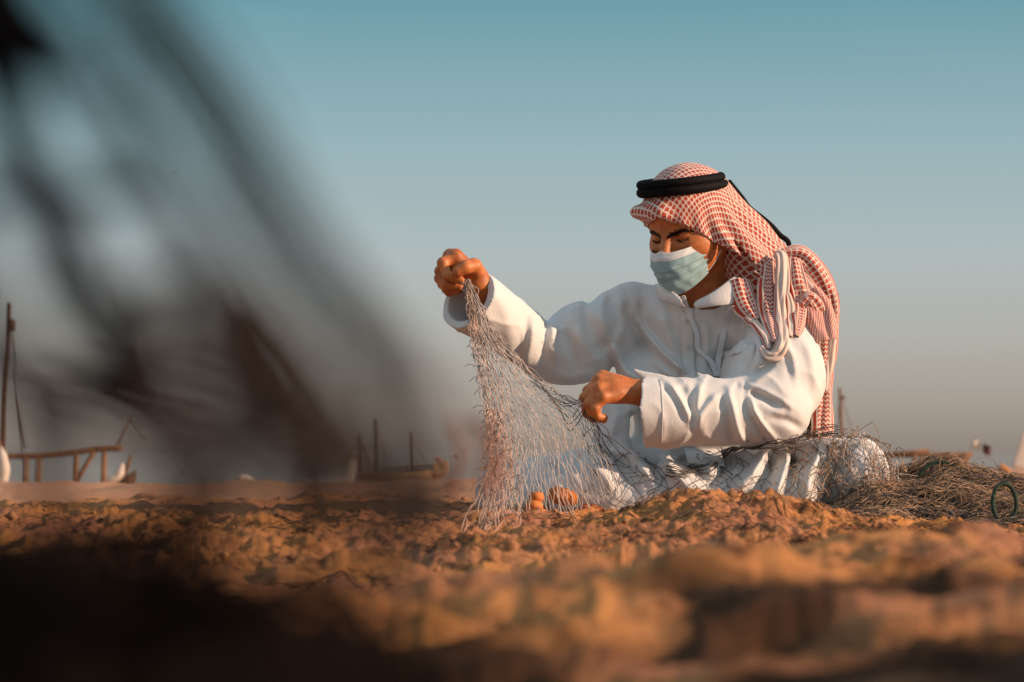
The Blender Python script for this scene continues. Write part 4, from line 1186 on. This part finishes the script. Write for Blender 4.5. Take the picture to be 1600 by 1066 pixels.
# ------------------------------------------------------------------ dark net hung close to the camera
fgn = empty('fishing_net', 'dark tarred net hanging out of focus close to the camera', 'fishing net')
B1 = resample([(150, -90), (285, 60), (410, 255), (545, 450), (640, 565), (715, 690), (735, 860), (715, 1040)], 60)
B0 = resample([(-330, -90), (-290, 80), (-190, 300), (-110, 480), (-60, 620), (-40, 780), (-40, 1000)], 60)
def fg_strand(q, y0, wob, seed, t0=0.0, t1=1.0, n=46):
    t = np.linspace(t0, t1, n); i = t * 59
    b = lambda B: np.stack([np.interp(i, np.arange(60), B[:, k]) for k in (0, 1)], -1)
    spread = q + wob * fbm(np.stack([t * 3.5, t * 0 + seed * 3.3, t * 0], -1), 2, seed)
    P2 = b(B0) * (1 - spread[:, None]) + b(B1) * spread[:, None]
    yy = y0 + .03 * vnoise(np.stack([t * 4, t * 0 + seed, t * 0 + 9], -1), seed)
    return A_([W(P2[k, 0], P2[k, 1], yy[k]) for k in range(n)])
fr_ = np.random.default_rng(3)
def band(px, n, r, mt, jit, y0=.32, y1=.40, taper=True):
    c = resample(A_(px, float), 40)
    for k in range(n):
        off = fr_.normal(0, jit); ya = fr_.uniform(y0, y1); t = np.linspace(0, 1, 40)
        w1 = off + 16 * fbm(np.stack([t * 3, t * 0 + fr_.uniform(0, 99), t * 0], -1), 2, 7); w2 = 10 * fbm(np.stack([t * 3, t * 0 + fr_.uniform(0, 99), t * 0], -1), 2, 8)
        st.setdefault((mt, r), []).append(resample(A_([W(c[i, 0] + w1[i], c[i, 1] + w2[i] - .3 * off, ya + .015 * math.sin(6 * t[i] + k)) for i in range(40)]), 46))
st = {}
bandA = [(-30, -90), (40, 20), (120, 115), (200, 215), (250, 305), (310, 405), (350, 500), (385, 585), (410, 650)]
bandB = [(-70, -60), (-30, 80), (5, 180), (45, 290), (105, 410), (150, 515), (200, 600), (240, 680)]
bandC = [(190, -90), (255, 20), (330, 120), (405, 235), (480, 365), (560, 470), (625, 560), (660, 620)]
band(bandA, 17, .0009, 'fg', 15); band(bandB, 14, .0009, 'fg', 17); band(bandC, 8, .00065, 'fg_grey', 20); band([(-60, -80), (0, 20), (60, 60)], 9, .001, 'fg', 24)
band([(80, -90), (190, 60), (300, 200), (400, 350), (470, 470), (560, 600), (610, 760), (600, 880)], 5, .0006, 'fg_grey', 26)
band([(-60, 60), (40, 95), (150, 130)], 8, .001, 'fg', 16); band([(-60, 300), (60, 305), (240, 300)], 9, .0009, 'fg', 14)
band([(90, 450), (200, 452), (330, 440)], 8, .0008, 'fg', 12); band([(140, 590), (250, 588), (390, 575)], 8, .0008, 'fg_brown', 14)
band([(-60, 560), (20, 600), (120, 640), (230, 650)], 8, .0008, 'fg_brown', 20)
band([(-90, 330), (-40, 480), (30, 590), (60, 740), (70, 880)], 7, .0008, 'fg_brown', 26)
band([(390, 590), (440, 680), (475, 770), (480, 880)], 7, .0007, 'fg_grey', 26); band([(240, 660), (290, 740), (310, 860)], 5, .0007, 'fg_brown', 30); band([(560, 470), (640, 580), (690, 680), (700, 800)], 4, .0006, 'fg_brown', 24)
for k in range(52):                                     # loose fall of thin cords below the bands
    x0 = fr_.uniform(200, 640); y0 = 360 + (x0 - 330) * 1.0 + fr_.uniform(0, 130) if x0 > 330 else fr_.uniform(380, 560)
    band([(x0, y0), (x0 + fr_.uniform(20, 60), y0 + 110), (x0 + fr_.uniform(30, 110), (y0 + 780) / 2), (x0 + fr_.uniform(0, 130), fr_.uniform(690, 860))], 1, .00065, ('fg_brown', 'fg_brown', 'fg_grey')[k % 3], 8, .29, .38)
for (mt, r), Ls in st.items():
    build_net('hanging_cord', A_(Ls), r, M[mt], fgn, n=6)['kind'] = 'stuff'
far_, rust_ = [], []
for k in range(20):                                      # thin cords further back
    x0, y0 = fr_.uniform(-60, 330), fr_.uniform(560, 700)
    far_.append(resample(WL((x0 - 90, y0 - 40, .85), (x0, y0, .82), (x0 + 90, y0 + fr_.uniform(10, 40), .8), (x0 + 170, y0 + fr_.uniform(30, 90), .78)), 24))
for k in range(10):
    x0 = fr_.uniform(425, 500)
    if k > 3: continue
    far_.append(resample(WL((x0 - 60, 490, .7), (x0, 570, .7), (x0 + 35, 640, .7), (x0 + fr_.uniform(40, 100), 740, .7)), 24))
build_net('back_cord', A_(far_), .00045, M['fg_brown'], fgn)['kind'] = 'stuff'
for k in range(9):
    x0 = 752 + fr_.normal() * 16
    rust_.append(resample(WL((x0 - 20, 655, .95), (x0 + fr_.normal() * 8, 690, .95), (x0 + fr_.normal() * 14, 730, .95), (x0 - 10 + fr_.normal() * 14, 775, .95)), 16))
build_net('rust_cord', A_(rust_), .0008, M['rust'], fgn)

# dark heap of nets at the foot of it
hp = empty('fishing_net', 'black heap of tarred netting in the blurred near corner', 'fishing net')
hx, hy = np.linspace(-.26, .03, 110), np.linspace(.30, .64, 90)
def heap2(X, Y):
    P_ = np.stack([X, Y, X * 0], -1)
    e = sstep(.014, -.040, X + .016 * fbm(P_ * 24, 2, 3)) * sstep(.64, .50, Y)
    return .035 + (.081 + .010 * fbm(P_ * 24, 2, 5)) * e, e
GX, GY = np.meshgrid(hx, hy); PZ = np.stack([GX, GY, GX * 0], -1)
GZ, edge = heap2(GX, GY); GZ = GZ + .006 * fbm(PZ * 70, 2, 8) * edge
i, j = np.meshgrid(np.arange(89), np.arange(109), indexing='ij')
qh = np.stack([i*110+j, i*110+j+1, (i+1)*110+j+1, (i+1)*110+j], -1).reshape(-1, 4)
mesh_obj('packed_netting', np.stack([GX, GY, GZ], -1).reshape(-1, 3), qh, M['heapc'], hp)
Ls = []
for k in range(170):
    x, y = fr_.uniform(-.22, .0), fr_.uniform(.34, .60); th = fr_.uniform(0, 6.28)
    t = np.linspace(-1, 1, 14)[:, None]
    c = A_([x, y, 0]) + t * .04 * A_([math.cos(th), math.sin(th), 0]) + .012 * np.stack([fbm(np.stack([t[:, 0] * 2, t[:, 0] * 0 + k, t[:, 0] * 0 + s], -1), 2, s) for s in range(3)], -1)
    c[:, 2] = heap2(c[:, 0], c[:, 1])[0] + .006 + .010 * fr_.random() * (1 - t[:, 0] ** 2)
    Ls.append(c)
for k in range(150):                                    # ravelled cords standing off its rim
    a_ = fr_.random()
    x, y = (fr_.uniform(-.20, -.01), fr_.uniform(.48, .60)) if a_ < .5 else (fr_.uniform(-.045, .010), fr_.uniform(.34, .60))
    z = heap2(A_([x]), A_([y]))[0][0]; d = fr_.normal(0, 1, 3) * A_([.018, .012, .004]); h = fr_.uniform(.002, .018)
    t = np.linspace(0, 1, 14)[:, None]
    Ls.append(A_([x, y, z]) + t * d + A_([0, 0, 1.0]) * h * np.sin(t * 3.0) + A_([.008, 0, 0]) * t)
build_net('heap_cord', A_(Ls), .0010, M['heapc'], hp, n=5)['kind'] = 'stuff'

# ------------------------------------------------------------------ the shore behind
def pole(mb, a, b, r0, r1=None, n=8):
    mb.tube([a, (A_(a) + A_(b)) / 2, b], [r0, (r0 + (r1 or r0)) / 2, r1 or r0], n)

Y0 = 60
rail = empty('timber_rail', 'weathered timber rail on posts and a brace at the left shore', 'rail')
mb = MB(); mb.tube(resample(WL((-60,717,Y0),(0,713,Y0),(60,712,Y0),(110,707,Y0),(150,701,Y0),(192,699,Y0)), 24), .075, 8); mb.build('handrail', M['wood'], rail, True)
for x, ty, by in ((-38,715,775), (40,712,775), (60,711,775), (116,706,775), (161,701,772)):
    mb = MB(); pole(mb, W(x, by, Y0), W(x + 2, ty, Y0), .075, .065); mb.build('post', M['wood'], rail, True)
mb = MB(); pole(mb, W(116, 756, Y0), W(147, 704, Y0), .06); mb.build('brace', M['wood'], rail, True)

mast = empty('boat_mast', 'tall dark mast at the left edge of the shore', 'mast')
mb = MB(); pole(mb, W(2, 775, 66), W(13, 474, 66), .085, .060, 10); mb.build('pole', M['darkwood'], mast, True)
mb = MB(); mb.tube([W(15, 518, 66), W(17, 500, 66)], [.13, .11], 8); mb.build('masthead', M['darkwood'], mast, True)
mb = MB(); pole(mb, W(13, 480, 66), W(42, 765, 66), .02); pole(mb, W(27, 620, 66), W(40, 700, 66), .03); mb.build('stay', M['darkwood'], mast)

cb = empty('canvas_bundle', 'pale canvas bundle standing at the far left of the shore', 'bundle')
v, f, _ = tube_geo(resample(WL((2,698,50),(5,715,50),(7,735,50),(4,758,50)), 20), np.interp(np.linspace(0, 1, 20), (0, .3, .7, 1), (.03, .10, .13, .08)), 12)
mesh_obj('canvas', v + .012 * vnoise(v * 12)[:, None], f, M['canvas'], cb)
mb = MB(); mb.tube(WL((2,700,50),(1,690,50)), .03, 8); mb.build('tied_neck', M['wood'], cb, True)

def hull(mb, bow, stern, depth, beam, sheer, Y, n=14):
    """Open wooden boat hull from stern (px,py) to bow (px,py); rings of a U section."""
    a, b = W(*stern, Y), W(*bow, Y); k = 9; rows = []
    for i in range(n):
        t = i / (n - 1); c = a * (1 - t) + b * t; c[2] += sheer * (2 * t - 1) ** 2 * (1.0 if t > .5 else .8)
        w = beam * max(.06, (1 - abs(2 * t - 1) ** 2.4)); dp = depth * (1 - .35 * abs(2 * t - 1) ** 3)
        ax = (b - a) / np.linalg.norm(b - a); nx = A_([-ax[1], ax[0], 0])
        rows.append([c + nx * w * math.cos(math.pi * j / (k - 1)) + A_([0, 0, -dp * math.sin(math.pi * j / (k - 1)) ** .7]) for j in range(k)])
    v = A_(rows).reshape(-1, 3)
    f = [[i*k+j, i*k+j+1, (i+1)*k+j+1, (i+1)*k+j] for i in range(n-1) for j in range(k-1)]
    mb.add(v, f); return mb

sb = empty('small_boat', 'small beached boat with a leaning pole beside the timber rail', 'boat')
mb = hull(MB(), (212, 738), (178, 752), .35, .25, .06, 62); o = mb.build('hull', M['darkwood'], sb, True); o.modifiers.new('thick', 'SOLIDIFY').thickness = .04
mb = MB(); pole(mb, W(180, 705, 62), W(206, 648, 62), .032, .02); pole(mb, W(203, 652, 62), W(231, 690, 62), .012); mb.build('leaning_pole', M['wood'], sb, True)
mb = MB(); pole(mb, W(190, 757, 62), W(206, 712, 62), .05); mb.build('stem_post', M['wood'], sb, True)
v, f, _ = tube_geo(resample(WL((161,757,61),(173,750,61),(184,744,61),(190,731,61),(193,722,61)), 20), np.interp(np.linspace(0, 1, 20), (0, .3, .6, 1), (.05, .11, .13, .02)), 12)
mesh_obj('furled_sail', v + .015 * vnoise(v * 9)[:, None], f, M['canvas'], sb)

dh = empty('dhow', 'three masted wooden dhow beached at the middle of the shore', 'boat')
YD = 105
mb = hull(MB(), (560, 742), (694, 738), .55, .9, .25, YD, 20); o = mb.build('hull', M['palewood'], dh, True); o.modifiers.new('thick', 'SOLIDIFY').thickness = .06
mb = MB(); mb.box(W(688, 733, YD), (.62, 1.2, .55)); mb.box(W(694, 726, YD), (.22, 1.25, .30)); mb.build('stern_castle', M['palewood'], dh)
mb = MB(); pole(mb, W(590, 736, YD), W(682, 729, YD), .05); pole(mb, W(600, 742, YD), W(676, 735, YD), .05); mb.build('deck_rail', M['wood'], dh, True)
for x in (607, 622, 634, 648, 662, 674):
    mb = MB(); pole(mb, W(x, 752, YD), W(x + 1, 735, YD), .05); mb.build('stanchion', M['wood'], dh, True)
for x, ty, r in ((560.5, 680, .075), (586, 656, .09), (641.5, 676, .07)):
    mb = MB(); pole(mb, W(x + 1.5, 748, YD), W(x, ty, YD), r, r * .7); mb.build('mast', M['darkwood'], dh, True)
mb = MB(); pole(mb, W(566, 698, YD), W(581, 738, YD), .05); pole(mb, W(560, 684, YD), W(544, 718, YD), .03); pole(mb, W(641, 682, YD), W(668, 732, YD), .015); pole(mb, W(586, 660, YD), W(606, 735, YD), .015); mb.build('rigging', M['wood'], dh, True)
v, f, _ = tube_geo(resample([W(680,721,YD), W(683,718,YD), W(686,721,YD)], 8), .09, 8); mesh_obj('lantern', v, f, M['rust'], dh)

sl = empty('sail_tarp', 'cream sail spread over a spar left of the dhow', 'sail')
rows = []
for i in range(14):
    t = i / 13; top = W(474 + 84 * t, np.interp(t, (0, .3, .7, .85, 1), (748, 740, 728, 714, 724)), 92); bot = W(478 + 74 * t, 755, 90.5)
    rows.append([top * (1 - s) + bot * s + A_([0, -.2 * math.sin(s * 3.14), .02 * math.sin(i * 2 + s * 4)]) for s in np.linspace(0, 1, 8)])
sheet('canvas', rows, M['canvas'], sl, .03)
mb = MB(); pole(mb, W(528, 735, 92), W(551, 701, 92), .04); pole(mb, W(545, 735, 92), W(556, 722, 92), .06); mb.build('spar', M['palewood'], sl, True)

def flag(name, px, py, Y, w, h, split, label, foot, lean):
    """Pole and a waving flag, white at the hoist with a serrated edge to maroon."""
    r = empty(name, label, 'flag', None)
    base, top = W(*foot, Y), W(px, py, Y)
    mb = MB(); pole(mb, base, top + (top - base) * .05, w * .022); mb.build('flagpole', M['darkwood'], r, True)
    def part(nm, u0, u1, mat, ser):
        g = []
        for i in range(9):
            row = []
            for j in range(8):
                s = i / 8; a0 = u0 + (.07 * (abs((s * 4.5) % 1 - .5) * 2) if ser == 'l' else 0); a1 = u1 + (.07 * (abs((s * 4.5) % 1 - .5) * 2) if ser == 'r' else 0)
                u = a0 + (a1 - a0) * j / 7
                row.append(top + A_([w * u * .93, w * .22 * math.sin(u * 6 + s), -h * s + lean * u * w + .06 * h * math.sin(u * 7)]))
            g.append(row)
        sheet(nm, g, mat, r, w * .01)
    part('white_hoist', 0, split, M['canvas'], 'r'); part('maroon_fly', split, 1, M['maroon'], 'l')
    return r
flag('flag', 1523, 688, 48, .34, .20, .46, 'white and maroon flag on a leaning pole at the right shore', (1500, 738), -.35)
flag('flag', 704, 709, 110, .30, .22, .62, 'tiny white and maroon flag above the dhow stern', (700, 752), -.15)
flag('flag', 281, 736, 100, .20, .13, .6, 'tiny white and dark flag low on the left shore', (279, 762), -.2)

mt = empty('boat_mast', 'slim mast with stays behind the knee heap', 'mast')
YM = 75
mb = MB(); pole(mb, W(1318, 760, YM), W(1312, 606, YM), .085, .045, 10); mb.build('pole', M['wood'], mt, True)
mb = MB(); mb.box(W(1316, 621, YM), (.15, .12, .10)); mb.build('masthead', M['wood'], mt)
mb = MB(); pole(mb, W(1316, 622, YM), W(1352, 745, YM), .014); pole(mb, W(1313, 612, YM), W(1298, 745, YM), .010); mb.build('stay', M['wood'], mt)

rk = empty('timber_rack', 'low timber rack with crossed legs on the right shore', 'rack')
YR = 45
mb = MB(); pole(mb, W(1372, 712, YR), W(1452, 704, YR), .035); pole(mb, W(1376, 712, YR + .4), W(1520, 710, YR + .4), .045); mb.build('rail', M['wood'], rk, True)
for x0, x1 in ((1387, 1387), (1430, 1424), (1440, 1446), (1496, 1510), (1453, 1449)):
    mb = MB(); pole(mb, W(x1, 744, YR), W(x0, 711, YR + .2), .035); mb.build('leg', M['wood'], rk, True)
mb = MB(); mb.tube(WL((1494,735,YR),(1502,722,YR),(1512,711,YR)), [.10, .12, .07], 8); mb.build('bundle', M['wood'], rk, True)

tn = empty('canvas_sail', 'tall cream canvas sail standing at the right edge', 'sail')
rows = []
for i in range(10):
    t = i / 9; l = W(1578 + 34 * t, 733 - 95 * t, 42); r = W(1660 - 40 * t, 735 - 97 * t, 42.3)
    rows.append([l * (1 - s) + r * s + A_([0, -.12 * math.sin(s * 3.14) * (1 - .6 * t), 0]) for s in np.linspace(0, 1, 9)])
sheet('canvas', rows, M['canvas'], tn, .02)
mb = MB(); pole(mb, W(1622, 745, 42.2), W(1616, 628, 42.2), .03); mb.build('pole', M['wood'], tn, True)

tp = empty('folded_tarp', 'orange folded tarp beside the cream sail', 'tarp')
g = [[W(1561, 721, 41.9), W(1567, 727, 41.8), W(1578, 732, 41.8)], [W(1562, 729, 41.7), W(1568, 733, 41.6), W(1579, 735, 41.6)], [W(1566, 737, 41.6), W(1572, 737, 41.5), W(1580, 738, 41.5)]]
sheet('orange_fold', g, M['orange'], tp, .05)
g = [[W(1553, 725, 41.9), W(1560, 729, 41.8)], [W(1557, 731, 41.8), W(1564, 734, 41.7)], [W(1560, 737, 41.7), W(1567, 737, 41.6)]]
sheet('dark_fold', g, M['darkwood'], tp, .03)

wc = WL((362,750,80),(374,746,80),(390,747,80),(402,752,80))
v, f, _ = tube_geo(resample(wc, 16), np.interp(np.linspace(0, 1, 16), (0, .4, 1), (.02, .14, .03)), 10)
tag(mesh_obj('canvas_bundle', v + .02 * vnoise(v * 6)[:, None], f, M['canvas']), 'small pale canvas bundle lying between rail and cream sail', 'bundle')

bd = empty('bird', 'tiny dark bird flying in the sky', 'bird'); c = W(272, 271, 70)
mb = MB(); mb.tube(resample([c + A_([-.05, 0, 0]), c, c + A_([.05, 0, .01])], 8), np.interp(np.linspace(0, 1, 8), (0, .4, 1), (.006, .02, .008)), 8); mb.build('body', M['bird'], bd, True)
for s in (1, -1):
    g = [[c + A_([-.012, 0, .01]), c + A_([.0, s * .05, .022]), c + A_([-.01, s * .11, .012])], [c + A_([.022, 0, .01]), c + A_([.018, s * .05, .022]), c + A_([.0, s * .11, .012])]]
    sheet('wing', g, M['bird'], bd, .004)
